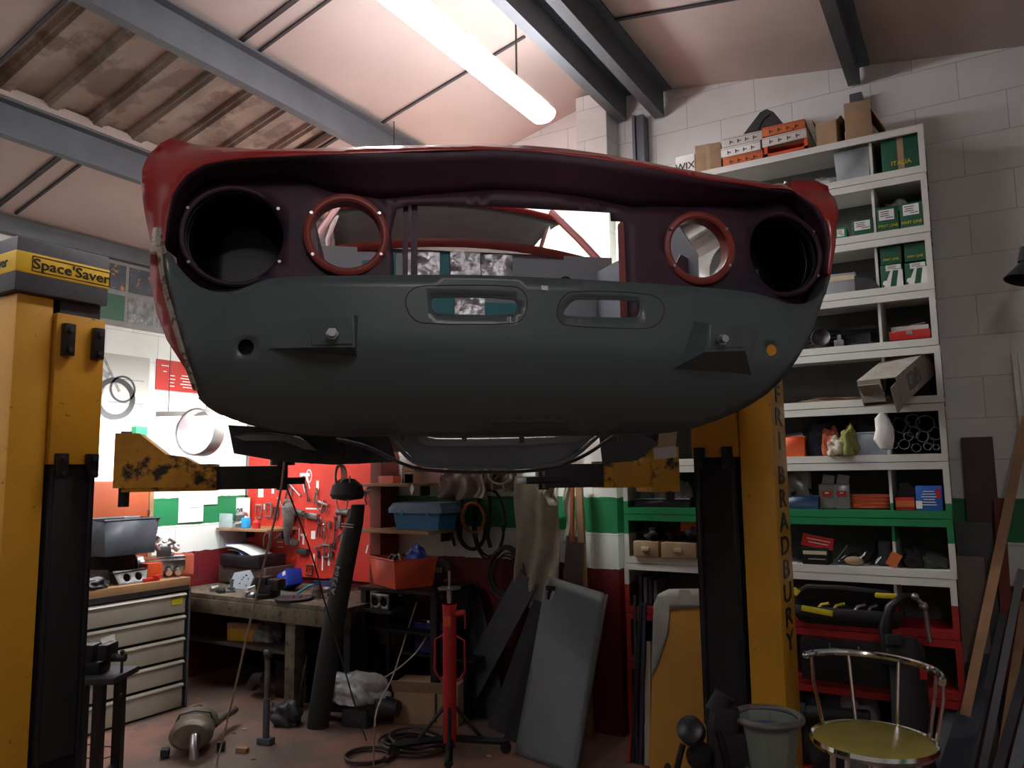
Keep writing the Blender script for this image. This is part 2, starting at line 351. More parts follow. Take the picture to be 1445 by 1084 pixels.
# right post: channel face looks to -Y ; mirrored
PR = thing('lift_post', 'yellow car lift post in front of the shelving with BRADBURY lettered down its side', 'lift post', (-.745, 3.43, 0), 0)
PR.scale = (-1, 1, 1)
lift_post(PR, -1, '', '')
G().box((.165, .15, 2.55), (.38, .36, .22), bev=.01).out('head_box', M['headgrey'], PR, 'dark grey head box')
for ch, zz in [('F', 2.035), ('R', 1.933), ('I', 1.825)]+[(c_, 1.673-i*.1017) for i, c_ in enumerate('BRADBURY')]:
    o = text(ch, .112, 'sign_letter', 'black', PR, (-.0022, .13, zz), (pi/2, 0, -pi/2), sx=2.2)
    o.scale = (-2.2, 1, 1)
def lift_arm(par, a, b, lab, hump=True, dark=.45):
    a, b = Vector(a), Vector(b); d = b-a; L_ = d.length; rz = atan2(d.y, d.x)
    t = thing('lift_arm', None, None, a, rz); t['label'] = lab; par.matrix_world; t.parent = par
    t.matrix_parent_inverse = Matrix.LocRotScale(par.location, par.rotation_euler, par.scale).inverted()
    G().box((L_*.25, 0, 0), (L_*.5, .12, .115), bev=.004).out('outer_arm', 'yellow_dirty', t)
    G().box((L_*.66, 0, -.003), (L_*.44, .105, .1), bev=.004).out('inner_arm', 'dark', t)
    G().cyl((L_*.86, 0, -.06), (L_*.86, 0, .06), .025, n=12).box((L_*.86, 0, -.02), (.2, .11, .03), bev=.004).cyl((L_*.86, 0, .05), (L_*.86, 0, .075), .055, n=20).out('lifting_pad', 'black', t)
    if hump: G().prism([(-.03, -.04), (-.03, .19), (.06, .19), (.17, .1), (.24, .09), (.3, .055), (.3, -.04)], .14, Matrix.Translation((0, -.07, 0))).out('pivot_bracket', 'yellow_dirty', t)
    else: G().box((.06, 0, .02), (.14, .15, .2), bev=.006).out('pivot_bracket', 'yellow_dirty', t)
    G().cyl((0, 0, -.12), (0, 0, .2), .022, n=12).out('pivot_pin', 'dark', t)
    return t
def pd(px, py, d): return onp(px, py, (-sin(YAW), cos(YAW), 0), d)
q = pd(432, 684, 3.5)
lift_arm(PL, (-3.12, 1.98, 1.70), (q.x, q.y, 1.70), 'worn yellow lift arm reaching from the left post under the car')
q = pd(735, 665, 3.25)
lift_arm(PR, (-1.2, 3.38, 1.69), (q.x, q.y, 1.69), 'worn yellow lift arm reaching left from the right post', False)
# ------------------------------------------------------------------ the car
CA = radians(41.9)
_A = Vector((-sin(CA), cos(CA), 0)); _B = Vector((cos(CA), sin(CA), 0))
_o = Vector((-.981, 1.569, 0))*(1.80/1.85)+_B*.078
_o.z = 0
car = thing('car_body', 'stripped red coupe body shell with grey primer front valance, raised on the lift', 'car', (_o.x, _o.y, 0), CA)
M['carred'] = mat('car_red', (.36, .028, .028), .28, var=.08, scale=4, coat=.6)
M['shaded_oxide'] = mat('shaded_car_red_oxide', (.042, .012, .026), .55, var=.3, scale=5, col2=(.016, .009, .024), amt=.4, spots=4)  # red oxide with the recess shade and purple flare put into its colour
M['ring'] = mat('ring_red', (.26, .04, .03), .45, var=.15, col2=(.3, .2, .15), amt=.28)
M['primer'] = mat('grey_primer', (.072, .096, .098), .34, var=.04, scale=3)
M['primer2'] = mat('pale_primer', (.3, .34, .38), .4, var=.1, scale=4)
M['bare'] = mat('rusty_seam', (.3, .26, .2), .55, .3, var=.3, scale=20, col2=(.1, .05, .03), amt=.45, spots=40)
M['under'] = mat('underside', (.045, .045, .055), .35, var=.3, scale=6); M['head'] = mat('dark_lining', (.035, .032, .045), .8, var=.3, scale=5)
M['teal'] = mat('teal_tape', (.02, .25, .3), .5, var=.1)
M['foil'] = mat('foil', (.5, .5, .52), .3, .7, var=.4, scale=25, bump=.8)
def Dn(u, z):
    a = min(abs(u), .9); z = min(max(z, 1.78), 2.56); d = .08*(a/.8)**2
    if a > .62: d += .9*(a-.62)**2
    if z < 2.02: d += 3.2*(2.02-z)**2
    if z > 2.38: d += 4*(z-2.38)**2
    return d
def crs(px, py, off=0, fl=1):
    r = ray(px, py); O = CAM-Vector((_o.x, _o.y, 0)); y = .05
    rb, ra = r.dot(_B), r.dot(_A)
    for _ in range(25):
        t = (y-O.dot(_A))/ra; p = O+r*t; u, z = p.dot(_B), p.z; y += .7*(Dn(u, z)*fl+off-y)
    return (u, z)
def cp(pts, off=0, fl=1): return [crs(*p, off, fl) for p in pts]
fs = lambda off=0, fl=1: (lambda u, z: Vector((u, Dn(u, z)*fl+off, z)))
seamL = [(227, 355), (234, 400), (248, 443), (257, 479), (268, 515), (281, 559)]
topG = [(227, 352), (238, 359), (252, 382), (274, 404), (299, 414), (327, 415), (353, 406), (374, 397), (403, 393), (504, 391), (660, 390), (753, 393), (847, 398), (959, 405), (1052, 413), (1082, 420), (1108, 430), (1127, 432), (1146, 428), (1163, 413), (1171, 390)]
botG = [(1166, 410), (1155, 440), (1138, 480), (1118, 515), (1090, 548), (1055, 572), (1010, 592), (960, 607), (900, 611), (800, 613), (690, 613), (560, 613), (450, 613), (400, 608), (338, 593), (300, 577), (281, 559)]
outer = cp(topG+botG+seamL[-2:0:-1])

slotL = cp([(607, 421), (614, 417), (724, 419), (733, 428), (731, 440), (724, 447), (618, 446), (607, 437)])
slotR = cp([(792, 444), (796, 434), (808, 422), (818, 420), (898, 422), (905, 428), (904, 446), (897, 451), (800, 449)])
hl, hr = crs(347, 490), crs(1088, 494)
valance = sheet('front_valance', outer, [slotL, slotR, circ(hl, .0185, 16), circ(hr, .0165, 16)], fs(), 'primer', car, h=.022, thick=.004, label='grey primer front valance')
def loop3(pts, off, r, name, m, par, closed=True):
    G().tube([Vector((u, Dn(u, z)+off, z)) for u, z in dens(smoothpoly(pts, 1, closed), .02, closed)], r, 6, closed).out(name, m, par)
for q in ([(570, 425), (580, 408), (600, 403), (726, 403), (741, 413), (745, 430), (738, 450), (724, 458), (600, 458), (580, 450)], [(785, 440), (792, 420), (808, 410), (915, 414), (935, 425), (938, 445), (925, 461), (905, 465), (800, 461), (788, 453)]):
    loop3(cp(q), -.0012, .0016, 'slot_groove', 'dark', valance)
for q in (slotL, slotR): loop3(q, .002, .0045, 'slot_flange', 'primer', valance)
# rolled edges of the valance
loop3(cp(topG), .004, .005, 'top_flange', 'primer', valance, False)
loop3(cp(botG), .008, .006, 'bottom_flange', 'primer', valance, False)
G().box((0, 0, 0), (.016, .004, .011)).out('masking_patch', 'white', valance, 'small white masking patch', loc=fs(-.003)(*crs(768, 407)))
G().box((0, 0, 0), (.2, .006, .006)).out('lower_slot', 'black', valance, loc=fs(-.003)(*crs(745, 594)))
G().box((hl[0], Dn(*hl)+.05, hl[1]), (.12, .01, .1)).out('dark_backing', 'black', car)  # black sheet added behind the left hole so it reads dark
G().lathe([(0, .003), (.015, .003), (.0165, .0), (.0165, .006), (0, .006)], fs(-.002)(*hr), (0, 1, 0), 20).out('orange_disc', pal('plug', (.55, .25, .02)), car, 'orange disc standing in for the yellow post seen through the round hole')  # orange disc added in place of the yellow post visible through this hole
# bumper mounting pods
def pod(face, rim, name, bolt, d=.055):
    g = G(); f3 = [Vector((u, Dn(u, z)-d, z)) for u, z in cp(face)]; r3 = [Vector((u, Dn(u, z)+.002, z)) for u, z in cp(rim)]
    fv = [g.b.verts.new(p) for p in f3]; rv = [g.b.verts.new(p) for p in r3]; n = len(fv); g.b.faces.new(fv)
    for i in range(n): g.b.faces.new((fv[i], fv[(i+1) % n], rv[(i+1) % n], rv[i]))
    es = [e for e in g.b.edges if e.verts[0] in fv and e.verts[1] in fv]
    bmesh.ops.bevel(g.b, geom=es, offset=.006, segments=3, affect='EDGES')
    o = g.out(name, 'primer', car, smooth=50)
    u, z = crs(*bolt, -d); y = Dn(u, z)-d
    b = G().cyl((u, y+.02, z), (u, y-.028, z), .006, n=10).lathe([(.0, -.02), (.014, -.02), (.014, -.012), (.0, -.012)], (u, y, z), (0, 1, 0), 6).lathe([(0, -.034), (.009, -.034), (.010, -.026), (0, -.026)], (u, y, z), (0, 1, 0), 12)
    b.out('mounting_bolt', 'steel', o)
pod([(441, 453), (499, 451), (501, 494), (440, 496)], [(372, 487), (405, 452), (440, 446), (506, 448), (506, 502), (440, 504), (400, 495)][0:0] or [(385, 458), (506, 447), (504, 505), (372, 492)], 'bumper_mount', (469, 473))
pod([(988, 464), (1032, 465), (1035, 498), (984, 500)], [(978, 452), (1076, 466), (1062, 532), (946, 522)], 'bumper_mount', (1015, 481), d=.06)
# red nose : lip between outer outline and lamp recess
topO = [(227, 355), (213, 340), (205, 300), (200, 262), (201, 240), (213, 216), (228, 202), (243, 195), (262, 201), (300, 209), (360, 212), (420, 211), (520, 208), (600, 206), (740, 206), (800, 211), (850, 218), (900, 227), (950, 237), (1000, 246), (1050, 255), (1090, 261), (1120, 255), (1150, 255), (1168, 263), (1177, 280), (1180, 320), (1178, 350), (1171, 390)]
inner = [(1167, 385), (1171, 345), (1165, 312), (1150, 290), (1120, 269), (1080, 266), (996, 253), (900, 234), (830, 222), (760, 214), (700, 211), (540, 216), (468, 218), (396, 221), (320, 226), (288, 232), (263, 247), (243, 275), (235, 314), (232, 350)]
nose = sheet('nose_panel', cp(topO+inner), [], fs(), 'carred', car, h=.018, thick=.004)
# fender returns behind the outline, and bonnet edge
def shell(pts, back, name, m, par, off=0, shrink=.0, drop=0):
    g = G(); rows = []
    P = [Vector((u, Dn(u, z)+off, z)) for u, z in dens(pts, .03, False)]
    for y in back:
        rows.append([Vector((p.x*(1-shrink*y), p.y+y, p.z+drop*y)) for p in P])
    for a, b in zip(rows, rows[1:]):
        for i in range(len(a)-1): g.quad(a[i], a[i+1], b[i+1], b[i])
    return g.out(name, m, par, solid=.003, smooth=60)
oc = cp(topO)
shell(oc[0:12], (0, .05, .15, .5, 1.1), 'fender', 'carred', car, 0, .02, .03)
shell(oc[-9:], (0, .05, .15, .5, 1.1), 'fender', 'carred', car, 0, .02, .03)
shell(oc[11:-8], (0, .02, .07), 'bonnet_edge', 'carred', car, 0, 0, -.1)
shell(cp([(227, 355)]+seamL[1:]), (0, .03, .3, .9), 'lower_fender', 'carred', car, .0, -.0, .03)
shell(cp([(1171, 390), (1166, 410), (1155, 440), (1138, 480), (1118, 515), (1090, 548)]), (0, .03, .3, .9), 'lower_fender', 'under', car, 0, .08, .03)
# left seam strip in red with bare metal filler
stripo = [(211, 352), (213, 400), (221, 440), (236, 480), (252, 505), (268, 530)]
sheet('fender_edge', cp([(227, 352)]+seamL[1:5]+stripo[::-1], .03), [], fs(.03), 'carred', car, h=.02)
loop3(cp([(226, 352), (231, 400), (243, 443), (253, 479), (265, 515), (277, 550)]), -.001, .0075, 'seam_filler', 'bare', car, False)
sheet('filler_patch', cp([(217, 322), (228, 320), (232, 345), (236, 357), (226, 362), (212, 358)]), [], fs(-.003), 'bare', car, h=.012, thick=.002)
# recess wall and lamp panel
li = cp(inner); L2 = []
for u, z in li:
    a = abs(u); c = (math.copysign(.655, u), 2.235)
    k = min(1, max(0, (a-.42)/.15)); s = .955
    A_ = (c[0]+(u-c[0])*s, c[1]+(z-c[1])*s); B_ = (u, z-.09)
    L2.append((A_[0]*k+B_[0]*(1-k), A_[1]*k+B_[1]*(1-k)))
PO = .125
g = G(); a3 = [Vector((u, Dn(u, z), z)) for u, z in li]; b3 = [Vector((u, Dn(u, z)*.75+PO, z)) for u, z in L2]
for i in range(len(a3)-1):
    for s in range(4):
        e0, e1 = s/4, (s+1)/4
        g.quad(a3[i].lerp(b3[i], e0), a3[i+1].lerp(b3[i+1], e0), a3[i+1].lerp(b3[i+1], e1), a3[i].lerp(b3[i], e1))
g.out('recess_wall', 'shaded_oxide', car, solid=.003, smooth=70)
lamps = [((331, 333), .118, .130, 1), ((489, 331), .087, .106, 0), ((987, 350), .084, .104, 0), ((1103, 359), .113, .127, 1)]
lc = [crs(*c, PO-.01, .75) for c, *_ in lamps]
opening = cp([(560, 296), (552, 330), (556, 372), (560, 412), (884, 424), (880, 313), (862, 312), (861, 300), (780, 296), (690, 291), (580, 289)], PO, .75)
zb = 2.075
pan = L2+[(L2[-1][0]+.02, 2.12), (-.45, zb), (.45, zb), (L2[0][0]-.02, 2.11)]
gapR = cp([(925, 392), (926, 345), (932, 368), (940, 388), (955, 402), (960, 416), (928, 416)], PO, .75)
lampholes = [circ(c, r0) for c, (_, r0, r1, b) in zip(lc, lamps)]
op = cp([(556, 372), (552, 330), (560, 296), (580, 289), (690, 291), (780, 296), (861, 300), (862, 312), (880, 313)], PO, .75)
pan = L2+[(L2[-1][0]+.02, 2.12), (-.55, 2.07), (op[0][0], 2.05)]+op+[(op[-1][0]+.004, 2.05), (.55, 2.07), (L2[0][0]-.02, 2.11)]
sheet('lamp_panel', pan, lampholes, fs(PO, .75), 'shaded_oxide', car, h=.03, thick=.003)
for (u, z), (_, r0, r1, big) in zip(lc, lamps):
    y = Dn(u, z)*.75+PO
    tilt = Vector((.06*u, 1, 0)).normalized()
    rg = G().lathe([(r1, 0), (r1-.002, -.012), (r1-.008, -.016), (r0+.005, -.016), (r0, -.012), (r0-.001, .03)], (u, y, z), tilt, 48).out('lamp_ring', 'ring' if not big else 'shaded_oxide', car, solid=.002, label='bare red lamp mounting ring')  # big rings coloured dark to stand for the shade on them
    for an in (35, 150, 215, 330):
        a_ = radians(an); rm = (r0+r1)/2+.002
        G().lathe([(0, -.021), (.004, -.021), (.005, -.016)], (u+rm*cos(a_), y, z+rm*sin(a_)), (0, 1, 0), 8).out('screw', 'steel', rg)
    if big:
        bk = G().lathe([(r0-.002, .0), (r0+.004, .05), (r0, .22)], (u, y, z), (0, 1, 0), 40).out('lamp_bucket', 'black', car, solid=.002)
        hole = [circ((u+(.03 if u > 0 else 2), z+.015), .011, 10, .017)] if u > 0 else []
        sheet('bucket_back', circ((u, z), r0+.001, 32), hole, lambda a, b, yy=y+.22: Vector((a, yy, b)), 'black', bk, h=.04, thick=.002)
# grille posts
u0, z0 = crs(572, 340, PO+.03, .75)
G().box((u0, PO+.04, 2.235), (.012, .03, .32)).box((u0+.022, PO+.03, 2.235), (.016, .012, .32)).out('grille_post', 'shaded_oxide', car)
u0, z0 = crs(903, 350, PO+.03, .75)
G().box((u0, PO+.06, 2.23), (.055, .012, .34)).box((u0-.03, PO+.09, 2.23), (.006, .07, .34)).out('grille_post', M['ring'], car)
G().box((u0+.12, PO+.12, 2.21), (.05, .01, .22), (0, .5, 0)).out('bracket', 'shaded_oxide', car)
# engine bay
G().box((.02, .62, 2.40), (.012, .62, .0)) if False else None
for s in (-1, 1):
    g = G(); q = [Vector((s*(.56-.04*(y/1.1)), y+PO+.03, z)) for y in (0, 1.0) for z in (1.86, 2.47)]
    pol = [(0, 2.0), (0, 2.30), (.12, 2.42), (.4, 2.45), (1.02, 2.52), (1.02, 1.9), (.65, 1.86), (.6, 2.05), (.45, 2.13), (.3, 2.05), (.25, 1.9)]
    g.prism([(a+PO+.05, b) for a, b in pol], .004, Matrix.Translation((s*.52, 0, 0)) @ Matrix.Rotation(pi/2-s*.03, 4, 'Z'))
    g.out('inner_wing', 'primer2' if s > 0 else 'shaded_oxide', car, label='pale grey inner wing' if s > 0 else None)
    G().box((s*.5, .7, 1.87), (.07, 1.1, .07), bev=.006).out('chassis_rail', 'under', car)
def upt(px, py, y):
    r = ray(px, py); O = CAM-_o; t = (y-O.dot(_A))/r.dot(_A); p = O+r*t; return Vector((p.dot(_B), y, p.z))
bh = G().box((0, 1.22, 2.26), (1.25, .008, .66)).out('bulkhead', 'primer2', car, 'grey primed bulkhead')
def bk_(px, py): q = upt(px, py, 1.21); return q.x, q.z
for (x, z), sx, sz in ((bk_(548, 374), .06, .12), (bk_(628, 376), .05, .12), (bk_(625, 433), .12, .09), (bk_(712, 438), .16, .06), (bk_(520, 385), .05, .1)):
    G().box((x, 1.212, z), (sx, .004, sz)).out('tape_patch', 'teal', bh)
for (x, z), sx, sz in ((bk_(597, 376), .13, .11), (bk_(656, 376), .12, .11), (bk_(700, 378), .13, .1), (bk_(662, 432), .12, .11)):
    g = G().box((x, 1.205, z), (sx, .012, sz)); bmesh.ops.subdivide_edges(g.b, edges=g.b.edges, cuts=6, use_grid_fill=True)
    for v in g.b.verts: v.co.y += random.uniform(-.012, .0)
    g.out('foil_wrap', 'foil', bh, 'crumpled silver foil')
G().lathe([(.03, 0), (.03, .01), (.0, .01)], (.42, 1.21, 2.47), (0, -1, 0), 20).out('grommet', 'rubber', bh)
# scuttle, windscreen frame, roof
pts = [Vector((u, 1.20+.16*(1-(u/.7)**2)*-1+.12, 2.625-.05*(u/.7)**2)) for u in [-.7+.1*i for i in range(15)]]
g = G()
for a, b in zip(pts, pts[1:]):
    for (y0, z0), (y1, z1) in (((0, -.035), (0, 0)), ((0, 0), (.28, .03))):
        g.quad(a+Vector((0, y0, z0)), b+Vector((0, y0, z0)), b+Vector((0, y1, z1)), a+Vector((0, y1, z1)))
g.out('scuttle', M['ring'], car, 'scuttle panel below the windscreen', solid=.003)
def rf(u, y): # roof surface
    return Vector((u, y, 3.06-.055*(u/.5)**2-.10*((y-2.35)/.75)**2))
for nm, m_, dz, hw in (('roof', pal('roofred', (.12, .02, .018), rough=.5), 0, .56), ('headlining', 'head', -.02, .55)):
    g = G(); nu, ny = 14, 12
    for i in range(nu):
        for j in range(ny):
            c_ = []
            for a, b in ((i, j), (i+1, j), (i+1, j+1), (i, j+1)):
                c_.append(rf((-1+2*a/nu)*hw, 1.72+1.5*b/ny)+Vector((0, 0, dz)))
            g.quad(*c_)
    g.out(nm, m_, car, solid=.004)
g = G().tube([rf(u/10*.50, 1.71)+Vector((0, 0, -.01)) for u in range(-10, 11)], .014, 8); g.out('windscreen_header', 'carred', car)
for s in (-1, 1):
    G().tube([Vector((s*.63, 1.28, 2.55)), Vector((s*.57, 1.48, 2.74)), Vector((s*.50, 1.72, 2.95))], .017, 8).out('windscreen_pillar', M['ring'], car)
    G().tube([Vector((s*.50, 1.72, 2.95)), Vector((s*.585, 2.3, 2.96)), Vector((s*.575, 3.0, 2.88)), Vector((s*.6, 3.5, 2.6))], .017, 8).out('door_top_rail', 'carred', car)
    G().prism([(1.25, 1.9), (1.25, 2.52), (2.6, 2.54), (4.1, 2.5), (4.25, 2.2), (4.0, 1.9), (3.75, 1.9), (3.6, 2.15), (3.35, 2.22), (3.1, 2.15), (2.95, 1.88)], .01, Matrix.Translation((s*.8, 0, 0)) @ Matrix.Rotation(pi/2, 4, 'Z')).out('body_side', 'carred', car)
# rear screen surround and tail
g = G()
for i in range(10):
    u0, u1 = -.56+.112*i, -.56+.112*(i+1)
    g.quad(Vector((u0, 3.5, 2.62)), Vector((u1, 3.5, 2.62)), Vector((u1*1.3, 4.2, 2.5)), Vector((u0*1.3, 4.2, 2.5)))
    g.quad(Vector((u0*1.3, 4.2, 2.5)), Vector((u1*1.3, 4.2, 2.5)), Vector((u1*1.3, 4.28, 2.1)), Vector((u0*1.3, 4.28, 2.1)))
g.out('tail_panel', 'carred', car, solid=.003)
G().box((0, 2.65, 1.88), (1.45, 2.7, .02)).box((0, 2.6, 1.95), (.25, 2.6, .14), bev=.03).out('floor_pan', 'under', car)
# underside of the nose
def ups(px, py, y): return upt(px, py, y)
M['tray'] = mat('undertray', (.17, .185, .22), .35, var=.15, scale=5)
def up2(px, py, y): r = upt(px, py, y); return r
f_, b_ = .2, .75
q = [(575, 612), (592, 618), (628, 620), (815, 617), (845, 610), (800, 650), (762, 658), (610, 657), (585, 650), (565, 628)]
g = G(); g.rings([[up2(x, y, .34) for x, y in q], [up2(x, y, .37) for x, y in q]]); g.out('undertray', 'tray', car, 'dark blue-grey undertray')
G().tube([up2(x, y, .33) for x, y in smoothpoly([(556, 622), (580, 652), (610, 659), (765, 660), (805, 650), (850, 610)], 2, False)], .006, 8).out('undertray_edge', 'tray', car)
G().tube([up2(x, y, .31) for x, y in smoothpoly([(592, 616), (605, 624), (640, 625), (800, 622), (830, 611)], 2, False)], .012, 8).out('undertray_lip', 'primer2', car)
G().tube([up2(x, y, .35) for x, y in smoothpoly([(475, 620), (520, 630), (560, 652), (600, 666), (760, 667), (820, 648), (870, 612)], 2, False)], .010, 8, flat=.5).out('front_spoiler_rail', 'under', car)
q = [(322, 600), (330, 640), (400, 652), (470, 656), (560, 652), (548, 612)]
g = G(); g.rings([[up2(x, y, .55) for x, y in q], [up2(x, y, .75) for x, y in q]]); g.out('front_subframe', 'under', car)
G().box(up2(500, 640, .5), (.05, .08, .06), bev=.008).box(up2(480, 628, .5), (.03, .05, .05), bev=.006).cyl(up2(440, 640, .5), up2(440, 640, .6), .03).cyl(up2(520, 635, .48), up2(520, 635, .6), .02).tube([up2(x, y, .5) for x, y in ((335, 618), (380, 616), (420, 622), (450, 640))], .012).out('steering_linkage', 'dark', car)
q = [(328, 616), (350, 613), (410, 614), (430, 622), (448, 636), (430, 634), (400, 622), (345, 622)]
g = G(); g.rings([[up2(x, y, .48) for x, y in q], [up2(x, y, .5) for x, y in q]]); g.out('plastic_sheet', 'clear', car, 'crumpled clear plastic sheet')
for x, y in ((655, 612), (736, 615), (568, 612), (875, 612)):
    G().box(up2(x, y, .2)+Vector((0, 0, -.004)), (.012, .02, .03), bev=.003).out('valance_tab', 'primer', car)
q = [(845, 612), (905, 612), (930, 625), (900, 650), (850, 655)]
g = G(); g.rings([[up2(x, y, .6) for x, y in q], [up2(x, y, .8) for x, y in q]]); g.out('front_subframe', 'under', car)
# ------------------------------------------------------------------ generic builders
def span(p0, p1, Y):
    """world x,z extents of a pixel box on the plane y=Y"""
    (x0, y0), (x1, y1) = p0, p1; ym = (y0+y1)/2; xm = (x0+x1)/2
    return wY(x0, ym, Y).x, wY(x1, ym, Y).x, wY(xm, y1, Y).z, wY(xm, y0, Y).z
def spanx(p0, p1, X):
    (x0, y0), (x1, y1) = p0, p1; ym = (y0+y1)/2; xm = (x0+x1)/2
    return wX(x0, ym, X).y, wX(x1, ym, X).y, wX(xm, y1, X).z, wX(xm, y0, X).z
def carton(name, lab, cat, p0, p1, Y, d, m, zb=None, rz=0, tape=None, label=None, group=None, flaps=False, words=None, wcol='gold', wsize=.3, band=None, ty=0):
    x0, x1, z0, z1 = span(p0, p1, Y)
    if zb is not None: h = (z1-z0); z0 = zb
    else: h = z1-z0
    w_ = x1-x0
    t = thing(name, lab, cat, ((x0+x1)/2, Y+d/2, z0), rz, group)
    if ty: t.rotation_euler[1] = ty
    if flaps:
        g = G(); th = .003
        for s in (-1, 1): g.box((s*(w_/2-th/2), 0, h/2), (th, d, h)).box((0, s*(d/2-th/2), h/2), (w_, th, h))
        g.box((0, 0, th/2), (w_, d, th)).out('box_body', m, t)
        G().box((-w_/2-.015, 0, h+w_*.12), (.003, d, w_*.34), (0, -.25, 0)).box((w_/2+w_*.12, 0, h-.01+w_*.1), (.003, d, w_*.34), (0, .9, 0)).out('flap', m, t)
    else:
        G().box((0, 0, h/2), (w_, d, h), bev=min(.003, h*.08)).out('box_body', m, t)
        G().box((0, 0, h-.0005), (w_*.98, .002, .002)).out('lid_seam', 'dark', t)
    if tape: G().box((0, 0, h/2), (w_*.16, d+.002, h+.002)).out('parcel_tape', tape, t)
    if label:
        lx, lz, lw, lh = label
        l = G().box((lx*w_, -d/2-.001, lz*h), (lw*w_, .002, lh*h)).out('paper_label', 'paper', t)
        g = G()
        for i in range(4): g.box((lx*w_-lw*w_*(.1 if i < 3 else -.2), -d/2-.0025, lz*h+lh*h*(.3-.2*i)), (lw*w_*(.6-.1*(i % 2)), .001, lh*h*.07))
        g.out('label_print', 'dark', l)
    if band: G().box((0, -d/2-.001, band[0]*h), (w_*.96, .002, band[1]*h)).out('printed_band', band[2], t)
    if words: text(words, h*wsize, 'printed_words', wcol, t, (0, -d/2-.003, h*(.22 if wcol == 'gold' else .5)), (pi/2, 0, 0), .0006)
    return t
def bin_(name, lab, cat, c, w_, d, h, m, rz=0, tp=.85, rim=.012, group=None, th=.004, handle=False):
    """open tapered tub"""
    t = thing(name, lab, cat, c, rz, group)
    def ring(k, z): return [Vector((sx*w_/2*k, sy*d/2*k, z)) for sx, sy in ((-1, -1), (1, -1), (1, 1), (-1, 1))]
    g = G().rings([ring(tp, 0), ring(1, h)], cap=False); g.quad(*ring(tp, 0))
    q = g.out('tub', m, t, solid=th, smooth=30)
    g = G(); g.tube(ring(1.0, h)[:], rim/2, 6, True); g.out('rim', m, t)
    if handle: G().tube([(-w_*.2, -d/2-.012, h*.8), (-w_*.15, -d/2-.03, h*.78), (w_*.15, -d/2-.03, h*.78), (w_*.2, -d/2-.012, h*.8)], .006).out('handle', m, t)
    return t
def coil(name, lab, c, r, n, tr, m, axis='y', wob=.1, group=None, cat='cable', sq=1.0, seed=1, tail=None, loc=None):
    rnd = random.Random(seed); t = []
    K = 22; pts = []
    ox = rnd.uniform(-wob, wob)*r
    for i in range(n*K+1):
        a = 2*pi*i/K; k = i//K; rr = r*(1+rnd.uniform(-1, 1)*.015+wob*sin(k*2.1)*.6+wob*.3*sin(a*2+k))
        u, v, q = rr*cos(a), rr*sin(a)*sq, (k % 8 if n > 20 else k % 4)*tr*1.9+rnd.uniform(0, tr*.2)+ (i % K)/K*tr
        pts.append(Vector((u, -q, v-wob*r*(k % 3)*.5)) if axis == 'y' else Vector((u, v, q*.8+tr)))
    if tail: pts += [pts[-1].lerp(Vector(tail), i/5) for i in range(1, 6)]
    g = G().tube(pts, tr, 6)
    return g.out(name, m, None, lab, cat, group, loc=c)
def cloth(name, lab, cat, c, rx, ry, rz_, m, seed=0, parent=None, group=None):
    rnd = random.Random(seed); g = G()
    q = bmesh.ops.create_icosphere(g.b, subdivisions=4, radius=1)
    ph = [rnd.uniform(0, 6) for _ in range(9)]
    for v in q['verts']:
        p = v.co; n = 1+.13*sin(p.x*5+ph[0]+2*sin(p.y*3+ph[1]))+.10*sin(p.z*7+ph[2]+p.x*4)+.07*sin(p.y*11+ph[3]+p.z*6)+.05*sin(p.x*17+p.z*13+ph[4])
        v.co = Vector((p.x*rx*n, p.y*ry*n, max(-1, p.z*n)*rz_))
        if v.co.z < -rz_*.45: v.co.z = -rz_*.45
    for v in q['verts']: v.co.z += rz_*.45
    return g.out(name, m, parent, lab, cat, group, loc=c, smooth=60)
def lean(name, lab, cat, a, b, wd, th, m, n=4, group=None, nx=None, parent=None):
    """bar from a (foot) to b (head)"""
    a, b = Vector(a), Vector(b); d = (b-a); L_ = d.length; d.normalize()
    s = (nx or Vector((1, 0, 0))); s = (s-d*s.dot(d)).normalized(); t = d.cross(s)
    g = G(); g.rings([[p+s*wd/2+t*th/2, p-s*wd/2+t*th/2, p-s*wd/2-t*th/2, p+s*wd/2-t*th/2] for p in (a, a+d*(L_*.5), b)])
    return g.out(name, m, parent, lab, cat, group, smooth=20)
def pipe(name, lab, cat, pts, r, m, group=None, n=8, parent=None): return G().tube(pts, r, n).out(name, m, parent, lab, cat, group)
# ------------------------------------------------------------------ shelving on the back wall
def shelf_paint():
    m = mat('shelf_paint', (.66, .67, .63), .45, var=.06, scale=6, world=True); N = m.node_tree.nodes; L = m.node_tree.links; b = N['Principled BSDF']
    src = b.inputs['Base Color'].links[0].from_socket
    g = N.new('ShaderNodeNewGeometry'); sp = N.new('ShaderNodeSeparateXYZ'); L.new(g.outputs['Position'], sp.inputs[0])
    mr = N.new('ShaderNodeMapRange'); mr.inputs[2].default_value = 4; L.new(sp.outputs[2], mr.inputs[0])
    def band(c, lo, hi, prev):
        r = N.new('ShaderNodeValToRGB'); r.color_ramp.interpolation = 'CONSTANT'; e = r.color_ramp.elements; e[0].position = 0; e[0].color = (0, 0, 0, 1); e[1].position = hi/4; e[1].color = (0, 0, 0, 1)
        q = e.new(max(.0001, lo/4)); q.color = (1, 1, 1, 1); L.new(mr.outputs[0], r.inputs[0])
        x = N.new('ShaderNodeMix'); x.data_type = 'RGBA'; L.new(r.outputs[0], x.inputs[0]); L.new(prev, x.inputs[6]); x.inputs[7].default_value = (*c, 1); return x.outputs[2]
    o = band((.012, .23, .08), 1.30, 1.515, src); o = band((.33, .015, .015), .001, 1.0, o); L.new(o, b.inputs['Base Color']); return m
